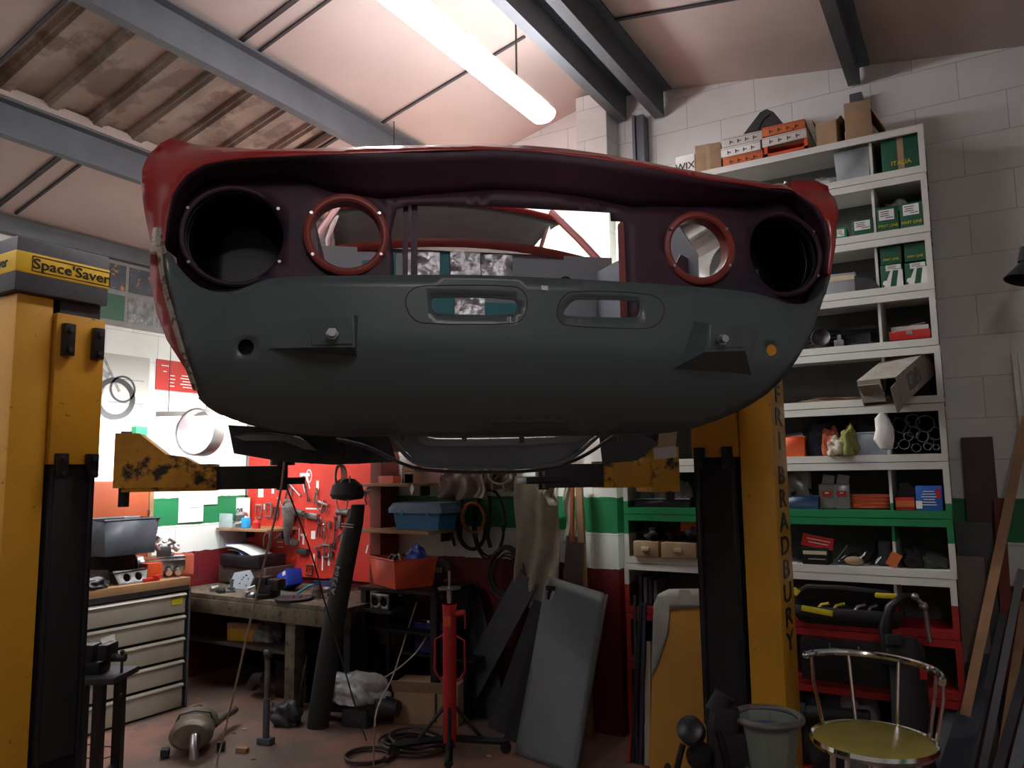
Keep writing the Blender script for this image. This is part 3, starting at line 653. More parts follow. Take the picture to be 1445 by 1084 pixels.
M['shelf'] = shelf_paint(); M['shelf_shade'] = mat('shelf_inside_shaded', (.085, .09, .085), .7, var=.2, world=True)  # back panels coloured dark to stand for the shade inside the shelves
MZ = [3.571, 3.297, 2.963, 2.648, 2.345, 2.04, 1.734, 1.436, 1.132, .83, .53, .02]
slabs = ['topmost, holding the grey plastic tub and the taped green carton', 'second from the top, holding green parts boxes with white labels', 'third from the top, holding four stacked green boxes', 'holding the black coil and the red case', 'holding the big torn cardboard box that sticks out', 'holding rags and the bundle of pipe offcuts', 'with green lower lip, holding orange cable and blue box', 'below the green lip, holding the red card and electrical bits', 'holding the yellow and black tool bag, its lower lip painted red', 'with red lips, holding the large black case', 'at the bottom of the shelving, standing on the floor']
XR_, XL_, SY, SD = -.118, -1.93, 4.6, .36
for i in range(11):
    zt, zb = MZ[i]-.001, MZ[i+1]+.001; jx = random.uniform(-.004, .004)-.0012*i
    t = thing('shelf_unit', 'white painted steel shelf unit '+slabs[i] if i < 8 else 'painted steel shelf unit '+slabs[i], 'shelf', (jx, SY, zb), 0, 'stacked steel shelf units')
    h = zt-zb
    G().box(((XR_+XL_)/2, .002+SD/2, .034), (XR_-XL_-.006, SD-.006, .0116)).box(((XR_+XL_)/2, .004, .02), (XR_-XL_-.004, .016, .039)).out('shelf_board', 'shelf', t, smooth=0)
    G().box(((XR_+XL_)/2, SD/2+.004, h-.0065), (XR_-XL_-.006, SD-.006, .011)).box(((XR_+XL_)/2, .004, h-.0205), (XR_-XL_-.004, .016, .0385)).out('top_board', 'shelf', t, smooth=0)
    for x in (XL_+.012, XR_-.012):
        G().box((x, SD/2+.006, h/2), (.006, SD, h-.002)).box((x, .003, h/2), (.03, .012, h-.0015)).out('side_panel', 'shelf', t, smooth=0)
    G().box((-.385-.002*i, SD/2+.01, h/2+.014), (.014, SD-.03, h-.04)).out('divider', 'shelf', t, smooth=0)
    G().box((-1.15, SD-.004, h/2), (1.54, .004, h)).box((-.25, SD-.004, h/2), (.26, .004, h)).out('back_panel', 'shelf_shade', t, smooth=0)
def zs(i): return MZ[i]+.042 if i else 3.573
# --- on top
Y0 = 4.66
cloth('cap', 'brown cloth cap lying at the left end on top of the shelving', 'cap', (wY(919, 224, 4.7).x, 4.75, 3.573), .045, .06, .05, pal('capbrown', (.12, .05, .03)), 3)
carton('parts_box', 'white WIX box at the left on top of the shelving', 'box', (953, 208), (980, 240), 4.66, .14, 'paper', 3.573, words='WIX', wcol='black', wsize=.42)
carton('taped_carton', 'brown carton criss-crossed with shiny tape on top of the shelving', 'box', (979, 196), (1014, 234), 4.62, .15, 'card', 3.573, .15, tape=pal('tape', (.42, .32, .2), rough=.2))
M['oprint'] = mat('orange_print', (.55, .13, .03), .6, var=.1, col2=(.08, .03, .02), amt=.36, spots=38); M['wprint'] = mat('white_print', (.58, .55, .5), .6, var=.05, col2=(.35, .08, .03), amt=.34, spots=34)
hz = .055
def flat(lab, px0, px1, k, m, zb, Y=4.62, rz=0, dz=.062):
    x0 = wY(px0, 190, Y).x; x1 = wY(px1, 190, Y).x
    t = thing('flat_parts_box', lab, 'box', ((x0+x1)/2, Y+.14, zb+k*dz), rz, 'flat boxes on top of the shelving')
    G().box((0, 0, dz/2-.001), (x1-x0, .28, dz-.004), bev=.002).out('box_body', m, t)
    G().box((0, 0, dz*.8), (x1-x0+.003, .283, .0015)).out('lid_seam', 'dark', t)
    g = G()
    for i in range(4): g.box((-.4*(x1-x0)+i*.2*(x1-x0)+.02, -.1415, dz*.4), (.006, .001, dz*.4)).box((-.4*(x1-x0)+i*.2*(x1-x0)+.03, -.1415, dz*.4), (.018, .001, dz*.1))
    g.out('printed_marks', 'dark', t)
flat('orange flat box at the bottom of the left stack of three', 1018, 1074, 0, 'oprint', 3.573, rz=.02)
flat('plain white flat box in the middle of the left stack of three', 1016, 1072, 1, 'paper', 3.573, rz=.0)
flat('white printed flat box on top of the left stack, under the black bag', 1019, 1074, 2, 'wprint', 3.573, rz=.03)
# broken tray box
x0, x1 = wY(1077, 190, 4.62).x, wY(1139, 190, 4.62).x
t = thing('flat_parts_box', 'orange open-sided flat box at the bottom of the right stack', 'box', ((x0+x1)/2, 4.76, 3.573), 0, 'flat boxes on top of the shelving')
G().box((0, 0, .004), (x1-x0, .28, .008)).box((0, .13, .035), (x1-x0, .01, .07)).box((-(x1-x0)/2+.01, 0, .035), (.02, .28, .07)).box(((x1-x0)/2-.01, 0, .035), (.02, .28, .07)).box((0, -.135, .012), (x1-x0, .01, .024)).out('tray', 'orange', t)
G().box((0, .02, .068), (x1-x0, .24, .004), (0, .03, 0)).out('lid', 'oprint', t)
G().cyl((0, -.05, .03), (.05, .1, .03), .02).out('part_inside', 'card', t)
flat('pale flat box with a torn corner in the middle of the right stack', 1076, 1140, 1, 'wprint', 3.583, rz=-.04)
flat('bright orange flat box on top of the right stack', 1075, 1136, 2, 'oprint', 3.583, rz=.02)
g = G(); bx_ = (wY(1075, 170, 4.8).x)
g.rings([[Vector((x, y, z)) for x, z in [(-.14, 0), (.13, 0), (.15, .04), (.09, .14), (.05, .17), (.01, .16)]] for y in (0, .16)])
t = thing('tool_case', 'black soft case leaning on top of the left stack of flat boxes', 'case', (wY(1075, 170, 4.8).x, 4.72, 3.572+.186))
g.out('case_body', 'dark', t); G().tube([(-.02, -.003, .02), (.02, -.004, .1), (.07, -.004, .13)], .004).out('zip', 'black', t)
carton('open_carton', 'open cardboard carton with a torn flap on top of the shelving', 'box', (1154, 178), (1184, 212), 4.62, .2, 'card', 3.573, -.1, flaps=True)
t = carton('open_carton', 'larger open cardboard carton at the right end on top of the shelving', 'box', (1190, 155), (1228, 208), 4.62, .2, 'card', 3.573, .1)
G().box((.1, 0, .11), (.003, .2, .16), (0, -.5, 0)).out('flap', 'card', t)
# --- unit 1
Y1 = 4.64
bin_('storage_tub', 'pale grey plastic tub on the top shelf beside the divider', 'tub', (wY(1203, 240, 4.66).x, 4.75, zs(1)), .185, .2, .185, pal('palegrey', (.34, .38, .4), var=.05), .0, .9)
carton('taped_carton', 'green carton with brown tape in the top right compartment', 'box', (1244, 197), (1299, 250), 4.63, .2, 'green', zs(1), 0, tape='card', words='ITALIA', wsize=.16)
cloth('plastic_bag', 'crumpled clear plastic bag left of the grey tub', 'bag', (wY(1165, 258, 4.7).x, 4.72, zs(1)), .1, .06, .05, 'clear', 5)
G().cyl((0, 0, 0), (.0, .0, .05), .02).lathe([(.02, .05), (.01, .07), (.01, .08)], n=12).out('tube', 'paper', None, 'small white tube on the top shelf near the red wing', 'tube', loc=(wY(1102, 250, 4.64).x, 4.66, zs(1)), rot=(.1, .3, 0))
carton('small_box', 'little green box on the top shelf beside the white tube', 'box', (1112, 247), (1122, 258), 4.66, .06, pal('teal2', (.02, .3, .2)), zs(1))
# --- unit 2 : green boxes
carton('parts_box', 'smallest bright green parts box, beside the red wing', 'box', (1178, 322), (1195, 338), 4.63, .1, pal('brightgreen', (.02, .3, .12)), zs(2), label=(0, .55, .6, .6))
carton('parts_box', 'low dark green parts box with a white label left of the divider', 'box', (1202, 311), (1232, 334), 4.62, .14, 'green', zs(2), label=(-.0, .62, .75, .55))
carton('parts_box', 'green parts box with a white label and yellow words, left of the pair', 'box', (1236, 293), (1267, 328), 4.62, .2, 'green', zs(2), .05, label=(-.05, .68, .7, .42), words='FIRST LINE', wsize=.15)
carton('parts_box', 'green parts box with a white label and yellow words, right of the pair', 'box', (1271, 288), (1303, 324), 4.62, .2, 'green', zs(2), -.03, label=(-.0, .72, .72, .42), words='FIRST LINE', wsize=.15)
cloth('plastic_bag', 'dark clear bag on top of the pair of green parts boxes', 'bag', (wY(1265, 285, 4.75).x, 4.76, zs(2)+.135), .06, .05, .05, 'clear', 8)
# --- unit 3
carton('catalogue_box', 'grey cardboard box with a tan label below the red wing', 'box', (1164, 384), (1206, 412), 4.62, .22, 'grey', zs(3), .05, label=None, band=(.75, .25, 'cream'))
G().prism([(0, 0), (.13, 0), (.1, .05), (0, .09)], .1).out('door_wedge', 'dark', None, 'dark wedge-shaped plastic trim beside the grey cardboard box', 'wedge', loc=(wY(1206, 400, 4.62).x, 4.62, zs(3)))
for k, (a, b, c_, d_, wd) in enumerate(((1243, 376, 1274, 408, 'left'), (1277, 371, 1308, 402, 'right'))):
    t = carton('parts_box', 'lower %s green box with white stripes and a printed label' % wd, 'box', (a, b), (c_, d_), 4.62, .2, 'green', zs(3), label=(.1, .85, .7, .25))
    G().prism([(-.05, 0), (-.02, 0), (.0, .1), (-.01, .1)], .001, Matrix.Translation((.01, -.1012, .002))).prism([(.02, 0), (.055, 0), (.055, .09), (.035, .09)], .001, Matrix.Translation((0, -.1012, .002))).out('printed_stripe', 'paper', t)
    G().lathe([(0, 0), (.014, 0), (.014, .001), (0, .001)], (-.032, -.1005, .025), (0, -1, 0), 16).out('printed_roundel', 'paper', t)
    carton('parts_box', 'plain green box on top of the lower %s striped box' % wd, 'box', (a-1, b-30), (c_-2, b), 4.63, .2, 'green', zs(3)+.131, words='FIRST LINE', wsize=.14)
# --- unit 4
g = G()
for k in range(5): g.lathe([(.10-.004*k, 0), (.115-.004*k, .012), (.10-.004*k, .024), (.085, .012), (.10-.004*k, 0)], (0, 0, .0+.024*k), (0, 0, 1), 32)
g.out('cable_coil', 'rubber', None, 'thick black hose coiled up beside the car, on the shelf', 'hose', loc=(wY(1165, 480, 4.72).x, 4.78, zs(4)))
G().lathe([(0, 0), (.03, .0), (.05, .02), (.055, .045), (.05, .05), (0, .02)], (0, 0, 0), (0, -1, .1), 24).out('lamp_bowl', 'black', None, 'glossy black lamp bowl in front of the black hose coil', 'lamp', loc=(wY(1158, 480, 4.6).x, 4.66, zs(4)+.056))
g = G(); g.lathe([(.075, 0), (.085, 0), (.085, .02), (.075, .02), (.075, 0)], n=40)
for i in range(36): g.box((.087*cos(i*pi/18), .087*sin(i*pi/18), .01), (.008, .006, .018), (0, 0, i*pi/18))
g.out('ring_gear', 'dark', None, 'toothed steel ring gear lying left of the shelf divider', 'gear', loc=(wY(1213, 482, 4.7).x, 4.72, zs(4)), rot=(.06, 0, 0))
G().box((0, 0, .02), (.05, .05, .04), bev=.004).cyl((0, 0, .04), (0, 0, .07), .012).out('brake_part', 'steel', None, 'small bright metal fitting between the coil and the ring gear', 'fitting', loc=(wY(1184, 484, 4.64).x, 4.65, zs(4)))
g = G().box((0, 0, .05), (.3, .08, .1), bev=.01).box((.02, -.02, .13), (.34, .02, .03), bev=.006); g.out('trim_piece', 'black', None, 'black plastic trim at the back of the shelf above the ring gear', 'trim', loc=(wY(1190, 470, 4.85).x, 4.86, zs(4)))
t = thing('tool_case', 'bright red plastic case in the small compartment of the shelving', 'case', (wY(1283, 470, 4.64).x, 4.75, zs(4)), 0)
G().box((0, 0, .035), (.2, .22, .05), bev=.008).out('case_body', 'red', t); G().box((0, -.108, .045), (.03, .01, .02), bev=.002).out('catch', 'grey', t)
G().tube([(-.08, -.12, .05), (-.02, -.13, .075), (.08, -.125, .09)], .002).out('strap', 'cable', t)
carton('small_box', 'flat white box on top of the red plastic case', 'box', (1257, 455), (1310, 463), 4.7, .12, 'paper', zs(4)+.061)
# --- unit 5
g = G(); cloth('brown_paper', 'crumpled brown paper lying on the shelf left of the torn box', 'paper', (wY(1175, 562, 4.7).x, 4.76, zs(5)), .18, .09, .022, pal('kraft', (.16, .09, .06)), 12)
t = thing('torn_box', 'big dusty torn cardboard box sticking out of the shelving', 'box', (wY(1272, 560, 4.62).x, 4.60, zs(5)+.035), radians(-20)); t.rotation_euler[0] = radians(24)
M['oldcard'] = mat('dusty_card', (.3, .27, .24), .9, var=.15, scale=8, col2=(.5, .46, .4), amt=.36, spots=12)
g = G(); a_, b_, c_ = .20, .46, .15
g.box((0, 0, c_-.002), (a_, b_, .004)).box((-a_/2, 0, c_/2), (.004, b_, c_)).box((a_/2, 0, c_/2), (.004, b_, c_)).box((0, 0, .002), (a_, b_, .004)).box((-.04, -b_/2, c_/2+.01), (a_*.6, .004, c_*.8)); g.out('box_body', 'oldcard', t)
G().box((-.03, -b_/2-.02, c_-.05), (a_*.55, .004, .08), (.5, 0, 0)).box((a_/2, -b_/2-.04, c_/2-.02), (.004, .1, c_*.9), (0, 0, .08)).out('flap', 'oldcard', t)
G().box((a_/2+.003, -.04, .075), (.002, .16, .09)).out('printed_label', pal('labelgrey', (.12, .12, .11), col2=(.3, .28, .24), amt=.45, spots=30), t)
# --- unit 6
Z6 = zs(6)
b = bin_('parts_bin', 'orange plastic parts bin at the left of the shelf of rags', 'tub', (wY(1118, 628, 4.66).x, 4.72, Z6), .15, .2, .11, 'orange', 0, .92)
G().cyl((-.04, -.02, .11), (.05, .02, .125), .02).out('clamp', 'steel', None, 'bright clamp lying in the orange parts bin', 'clamp', loc=(wY(1118, 628, 4.66).x, 4.72, Z6))
for lab, px, w_, h_, m_, sd, yy in (('dark navy cloth hanging over the shelf edge beside the orange bin', 1158, .11, .13, pal('navycloth', (.012, .013, .025), rough=.9), 1, 4.72), ('dark jacket with a white piping heaped at the back of the rag shelf', 1180, .1, .2, 'rubber', 2, 4.84), ('rust red rag on the shelf beside the navy cloth', 1172, .05, .11, pal('rag1', (.4, .1, .05), rough=.9), 3, 4.70), ('cream rag on the shelf left of the olive rag', 1180, .05, .07, pal('rag2', (.5, .44, .36), rough=.9), 4, 4.64), ('olive green rag left of the blue-grey tub', 1199, .05, .11, pal('rag3', (.24, .25, .07), rough=.9), 5, 4.64)):
    cloth('rag', lab, 'cloth', (wY(px, 620, yy).x, yy, Z6), w_, .07, h_, m_, sd+20)
bin_('storage_tub', 'blue-grey plastic tub in the shelf of rags', 'tub', (wY(1231, 625, 4.66).x, 4.72, Z6), .2, .17, .12, pal('bluegrey', (.3, .36, .42), var=.05), 0, .92)
cloth('rag', 'black cloth lying in the blue-grey tub', 'cloth', (wY(1228, 600, 4.72).x, 4.73, Z6+.09), .09, .06, .12, 'rubber', 31)
g = G(); n = 10; 
g.lathe([(.012, .2), (.035, .17), (.045, .11), (.05, .06), (.03, .01), (.0, .0)], n=18, sc=(1, .5))
for v in g.b.verts: v.co.x += .01*sin(v.co.z*60); v.co.y += .006*sin(v.co.x*90+v.co.z*50)
g.out('plastic_bag', 'paper', None, 'white plastic bag hanging below the torn box', 'bag', loc=(wY(1248, 612, 4.5).x, 4.5, wY(1248, 636, 4.5).z))
n_ = 0; rnd = random.Random(4)
for px, py, r, sq in ((1268, 600, 11, 1), (1287, 593, 9, 0), (1305, 598, 12, 0), (1319, 612, 9, 0), (1290, 610, 8, 1), (1276, 627, 7, 0), (1293, 632, 6, 0), (1258, 614, 4, 1), (1309, 630, 5, 0), (1321, 631, 4, 0), (1302, 616, 8, 0), (1262, 628, 5, 0), (1282, 616, 6, 0), (1313, 622, 5, 1)):
    p = wY(px, py, 4.64); rr = r*.0037; g = G(); p.z = max(p.z, Z6+rr+.001)
    if sq:
        a = rnd.uniform(.2, .7); q = [Vector((rr*1.2*cos(a+i*pi/2), 0, rr*1.2*sin(a+i*pi/2))) for i in range(4)]; g.rings([q, [v+Vector((0, .26, 0)) for v in q]], cap=False)
    else: g.lathe([(rr, 0), (rr, .27)], (0, 0, 0), (0, 1, 0), 20)
    g.out('pipe_offcut', pal('offcut', (.1, .1, .1), metal=.4, rough=.45), None, ('square dark tube offcut' if sq else 'round dark pipe offcut')+' in the bundle at the right of the rag shelf', 'pipe', 'pipe offcuts on the shelf of rags' if not sq else 'square tube offcuts on the shelf of rags', solid=.004, loc=p, rz=rnd.uniform(-.06, .06), smooth=40)
# --- unit 7
Z7 = zs(7)
bin_('parts_tray', 'dark blue tray holding a bag and a ring, on the shelf with the green lip', 'tray', (wY(1131, 705, 4.66).x, 4.72, Z7), .19, .2, .07, 'navy', 0, .97)
G().lathe([(.06, 0), (.075, .008), (.06, .016)], n=32).out('rubber_ring', 'rubber', None, 'black rubber ring sitting in the dark blue tray', 'ring', loc=(wY(1134, 700, 4.66).x, 4.70, Z7+.07), rot=(.5, 0, 0), solid=.003)
cloth('plastic_bag', 'clear plastic bag standing in the dark blue tray', 'bag', (wY(1124, 690, 4.74).x, 4.77, Z7+.02), .08, .05, .17, 'clear', 40)
for px, lab in ((1166, 'left clear bag with a red label, standing on the green-lipped shelf'), (1187, 'right clear bag with a red label, standing beside the orange cable')):
    t = thing('bagged_part', lab, 'bag', (wY(px, 700, 4.66).x, 4.69, Z7), .1)
    g = G().box((0, 0, .07), (.085, .04, .14), bev=.012).box((.01, 0, .16), (.06, .004, .06), (0, .2, 0)); bmesh.ops.subdivide_edges(g.b, edges=g.b.edges, cuts=2)
    for v in g.b.verts: v.co += Vector((random.uniform(-.004, .004), random.uniform(-.004, .004), 0))
    g.out('bag', 'clear', t); G().box((0, -.024, .085), (.05, .002, .03)).out('red_label', 'red', t); G().box((0, -.026, .09), (.02, .001, .008)).out('label_print', 'paper', t)
M['ocable'] = mat('orange_cable', (.62, .1, .035), .5)
coil('extension_cable', 'orange extension cable heaped in coils on the green-lipped shelf', (wY(1228, 706, 4.7).x, 4.74, Z7), .105, 24, .0062, 'ocable', 'z', .12, sq=.6, seed=3)
carton('small_box', 'red and black printed box left of the blue box on the shelf', 'box', (1264, 706), (1291, 724), 4.63, .16, 'red', Z7, band=(.5, .5, 'oprint'))
G().prism([(-.045, 0), (.05, 0), (.05, .05), (.02, .085), (-.02, .08)], .12).out('small_box', 'black', None, 'black angular box with a red flash on top of the red box', 'box', loc=(wY(1277, 700, 4.64).x, 4.65, Z7+.063))
t = carton('small_box', 'blue and white printed box at the right end above the green lip', 'box', (1294, 690), (1331, 725), 4.62, .15, pal('printblue', (.02, .12, .5)), Z7, -.05)
g = G()
for k in range(6): g.box((.0, -.077, .03+.014*k), (.07-.008*(k % 3), .001, .004))
g.box((-.048, -.077, .03), (.03, .001, .04)).out('printed_words', 'paper', t)
G().box((.045, -.0775, .09), (.02, .001, .05)).out('printed_patch', 'red', t)
# left end of unit 7
bin_('parts_tray', 'dark shallow tray of clear plastic parts at the left end of the green-lipped shelf', 'tray', (wY(935, 700, 4.66).x, 4.74, Z7), .36, .2, .05, 'black', 0, .97)
for px, lab, m_ in ((912, 'clear green-tinted bottle in the dark shallow tray', pal('gglass', (.1, .2, .15), rough=.2)), (936, 'tall crumpled clear bottle in the dark shallow tray', 'clear'), (962, 'low clear plastic pouch in the dark shallow tray', 'clear')):
    cloth('plastic_bottle', lab, 'bottle', (wY(px, 690, 4.7).x, 4.73, Z7+.008), .06, .05, .1 if px != 936 else .15, m_, px)
# --- unit 8
Z8 = zs(8)
t = carton('parts_box', 'black box with a cream label under the red card', 'box', (1132, 778), (1169, 802), 4.61, .16, 'black', Z8, 0)
G().box((0, -.082, .065), (.125, .002, .02)).out('paper_label', 'cream', t); G().box((.01, -.082, .03), (.09, .002, .006)).out('label_print', 'grey', t)
t = thing('sign_card', 'red card with two lines of white print on the black box', 'card', (wY(1152, 777, 4.62).x, 4.64, Z8+.088), 0); t.rotation_euler[1] = .17
G().box((0, 0, .035), (.165, .02, .065)).out('card', 'red', t)
for k in range(2): text('IN CASE OF FIRE KEEP CLEAR'[k*2:], .011, 'printed_words', 'paper', t, (.0, -.0112, .045-.02*k), (pi/2, 0, 0), .0004) if False else G().box((.005, -.0106, .046-.018*k), (.125-.02*k, .001, .004)).out('printed_line', 'paper', t)
rnd = random.Random(9)
for i in range(7):
    px = 1182+i*9; p = Vector((wY(px, 795, 4.68).x, 4.66+rnd.uniform(0, .08), Z8+.012))
    a = rnd.uniform(-.9, .9); pts = [p, p+Vector((.04*cos(a), .02, .03+.03*rnd.random())), p+Vector((.07*cos(a+1), .03, .07*rnd.random()+.03)), p+Vector((.05*cos(a+2), .01, .01))]
    pipe('cable_lead', ['short black cable lead tangled on the shelf below the green lip'][0], 'cable', smoothpoly([tuple(q) for q in pts], 2, False), .0045, 'rubber' if i % 3 else 'steel', 'tangled leads on the shelf') if i % 3 else pipe('metal_rod', 'bent bright metal rod among the tangled leads', 'rod', pts, .004, 'steel', 'bent rods on the shelf')
G().ball((0, 0, .025), .05, (1, .6, .5)).out('work_glove', 'card', None, 'tan leather glove lying among the tangled leads', 'glove', loc=(wY(1205, 797, 4.64).x, 4.65, Z8))
G().box((0, 0, .07), (.07, .12, .14), bev=.025).box((.03, -.02, .03), (.1, .05, .03), bev=.01).out('motor_housing', 'dark', None, 'dark grey motor housing right of the tangled leads', 'motor', loc=(wY(1245, 785, 4.66).x, 4.74, Z8), rz=.2)
G().box((0, 0, .035), (.055, .012, .075), (0, .5, 0)).out('small_packet', 'oprint', None, 'orange and white printed packet left of the shelf divider', 'packet', loc=(wY(1262, 797, 4.62).x, 4.62, Z8+.008))
cloth('rag', 'dark grey-green rag in the small compartment below the green lip', 'cloth', (wY(1317, 798, 4.7).x, 4.72, Z8), .07, .06, .05, pal('rag5', (.06, .065, .05), rough=.9), 51)
cloth('rag', 'black rag in the small compartment below the green lip', 'cloth', (wY(1288, 795, 4.68).x, 4.70, Z8), .05, .06, .07, 'rubber', 52)
for (a, b), lab, sd in (((894, 929), 'left cardboard drawer with a handle, heaped with black parts', 1), ((933, 982), 'right cardboard drawer with a handle, heaped with black parts', 2)):
    t = carton('card_drawer', lab, 'drawer', (a, 769), (b, 791), 4.58, .3, 'card', MZ[8]+.043, group='cardboard drawers')
    G().box((0, -.155, .05), (.05, .012, .025), bev=.003).out('drawer_pull', 'cream', t)
    rnd = random.Random(sd)
    for k in range(5):
        x = t.location.x+rnd.uniform(-.06, .06)
        G().lathe([(0, 0), (.026, 0), (.03, .012), (.02, .03), (.028, .05), (0, .05)], (0, 0, 0), (rnd.uniform(-1, 1), rnd.uniform(-.5, .5), .6), 14).out('rubber_boot', 'rubber', None, 'black ribbed rubber boot heaped on the %s cardboard drawer' % ('left' if sd == 1 else 'right'), 'rubber boot', 'black rubber parts on the cardboard drawers, %s' % ('left' if sd == 1 else 'right'), loc=(x, 4.64+rnd.uniform(-.03, .15), MZ[8]+.043+.105+rnd.uniform(0, .045)))
carton('small_box', 'small orange box standing among the black parts, left of the lift post', 'box', (960, 736), (981, 750), 4.66, .04, 'oprint', MZ[8]+.2, .2)
# --- unit 9
Z9 = zs(9)
for i in range(4):
    G().box((0, .08, .09-.004*i), (.022, .16, .18-.008*i), bev=.002).out('manual', pal('mn%d' % (i % 2), ((.03, .03, .035), (.1, .1, .11))[i % 2]), None, 'dark thick manual standing at the left end of the shelving', 'book', 'dark manuals at the left end of the shelving', loc=(wY(903+i*7, 840, 4.62).x, 4.63, Z9))
t = thing('tool_bag', 'open yellow and black tool bag on the red-lipped shelf', 'tool bag', (wY(1196, 870, 4.58).x, 4.62, Z9+.0), 0)
G().rings([[Vector((sx*.27*k, sy*.12*k, z)) for sx, sy in ((-1, -.6), (-.8, -1), (.8, -1), (1, -.6), (1, .6), (.8, 1), (-.8, 1), (-1, .6))] for k, z in ((.9, 0), (1, .05), (1, .09))], cap=False).out('bag_body', 'rubber', t, solid=.006)
G().box((-.14, -.123, .07), (.16, .006, .03), (0, .12, 0), bev=.002).box((.2, -.11, .17), (.1, .03, .025), bev=.008).box((-.25, -.1, .16), (.04, .05, .03), (0, .6, 0), bev=.006).out('yellow_trim', 'gold', t)
G().tube([(-.25, 0, .06), (-.26, -.02, .14), (-.2, -.03, .18), (0, -.04, .185), (.2, -.03, .17), (.26, -.02, .12), (.26, 0, .06)], .017, 8).out('frame_handle', 'rubber', t)
for k, (dx, lab) in enumerate(((-.16, 'yellow-handled pliers'), (-.08, 'yellow tape measure'), (.03, 'steel spanner'), (.1, 'bright socket bar'))):
    G().tube([(0, 0, 0), (.03, .01, .04), (.07, .0, .05)], .009).ball((0, 0, .0), .018).out('hand_tool', 'gold' if k < 2 else 'steel', None, lab+' lying in the open yellow and black tool bag', 'tool', loc=(t.location.x+dx, 4.58, Z9+.05), rz=.3*k)
# --- unit 10, 11
t = carton('equipment_case', 'large black case with a chrome handle between the two red shelf lips', 'case', (1130, 893), (1252, 952), 4.52, .36, 'black', zs(10)-.0, 0)
G().tube([(-.06, -.185, .2), (-.06, -.21, .18), (.08, -.21, .175), (.08, -.185, .195)], .006).out('handle', 'steel', t)
for px, lab, sd in ((1165, 'greasy alloy casting on the lowest shelf behind the stool', 2), (1210, 'dusty bagged part on the lowest shelf behind the stool', 5)):
    cloth('alloy_casting', lab, 'machine part', (wY(px, 1020, 4.7).x, 4.76, .064), .12, .1, .3, 'dark' if sd == 2 else 'clear', 60+sd)
G().cyl((0, 0, 0), (.34, 0, .02), .04).cyl((-.02, 0, 0), (.02, 0, 0), .052).out('rubber_hose', 'rubber', None, 'thick black hose lying on the lowest shelf beside the yellow post', 'hose', loc=(wY(1130, 1003, 4.56).x, 4.6, .37))
# ------------------------------------------------------------------ left wall
XW = -5.89
def poster(name, lab, p0, p1, m, dx=.006, h=None):
    y0, y1, z0, z1 = spanx(p0, p1, XW)
    if h: z0, z1 = h
    t = thing(name, lab, 'poster', (XW, (y0+y1)/2, (z0+z1)/2), pi/2)
    G().box((0, 0, 0), (y1-y0, dx, z1-z0)).out('sheet', m, t, smooth=0); return t, y1-y0, z1-z0
M['photo'] = mat('photo_print', (.05, .06, .08), .35, var=.5, scale=9, col2=(.4, .2, .06), amt=.4, spots=14)
M['photo2'] = mat('grey_photo_print', (.16, .17, .17), .35, var=.6, scale=16, col2=(.5, .52, .55), amt=.36, spots=22)
t, w_, h_ = poster('photo_board', 'grey board of car photographs high on the left wall', (100, 360), (290, 460), pal('boardgrey', (.22, .22, .22)), h=(2.93, 3.47))
for i in range(5):
    for j in range(2):
        x = -w_/2-.07+(i+.5)*(w_+.1)/5
        G().box((x, -.005, .13-.25*j), ((w_+.1)/5-.03, .003, .21)).out('photograph', 'photo' if j == 0 else ('green' if i == 1 else 'photo2'), t)
t, w_, h_ = poster('motorcycle_poster', 'pale poster of a motorcycle drawing on the left wall beside the lift post', (95, 495), (210, 585), pal('posterpaper', (.42, .41, .38), var=.03), h=(2.2, 2.70))
def ringp(cx, cz, r, tr, m, nm, sy=1): G().lathe([(r-tr, 0), (r, 0), (r, .002), (r-tr, .002), (r-tr, 0)], (cx, -.006, cz), (0, -1, 0), 40, sc=(1, 1)).out(nm, m, t)
ringp(w_/2-.29, -.11, .17, .042, 'black', 'drawn_tyre'); ringp(w_/2-.23, -.03, .11, .016, 'dark', 'drawn_mudguard')
G().box((w_/2-.42, -.005, .1), (.16, .002, .05), (0, .5, 0)).box((w_/2-.33, -.005, .08), (.02, .002, .3), (0, -.5, 0)).box((w_/2-.45, -.005, -.05), (.12, .002, .12), (0, .3, 0)).out('drawn_engine', 'photo2', t)
G().box((w_/2-.15, -.005, .05), (.2, .001, .004)).box((w_/2-.2, -.005, -.14), (.3, .001, .004)).out('drawn_line', 'dark', t)
t, w_, h_ = poster('notice', 'red notice with white print on the left wall beside the car', (220, 511), (292, 553), 'red')
g = G()
for k, (x, z, l) in enumerate(((-.17, .08, .07), (-.17, .03, .03), (-.1, .0, .05), (-.1, -.03, .06), (-.1, -.06, .04), (-.1, -.09, .05), (.05, .01, .12), (.05, -.015, .14), (.05, -.04, .1), (.05, -.065, .14), (.05, -.09, .09))): g.box((x*w_/.5, -.0045, z), (l, .001, .007))
g.out('printed_lines', 'paper', t)
t = thing('first_aid_box', 'small green box high on the left wall above the lift arm', 'box', tuple(wX(197, 609, -5.86)), pi/2); G().box((0, 0, 0), (.1, .06, .08), bev=.005).out('box_body', pal('fag', (.02, .35, .12)), t)
t, w_, h_ = poster('notice', 'white paper sheets pinned over the green stripe on the left wall', (252, 686), (287, 737), 'paper'); G().box((.05, -.005, .05), (.1, .002, .004)).box((.05, -.005, -.03), (.12, .002, .004)).out('printed_lines', 'grey', t)
t, w_, h_ = poster('notice', 'white chart hanging at the corner end of the left wall', (287, 684), (307, 712), 'paper')
# bright bench lamp and the steel band below it
t = thing('bench_lamp', 'lit bench tube lamp shining against the left wall behind the car', 'lamp', (-5.2, 3.75, 2.22), 0)
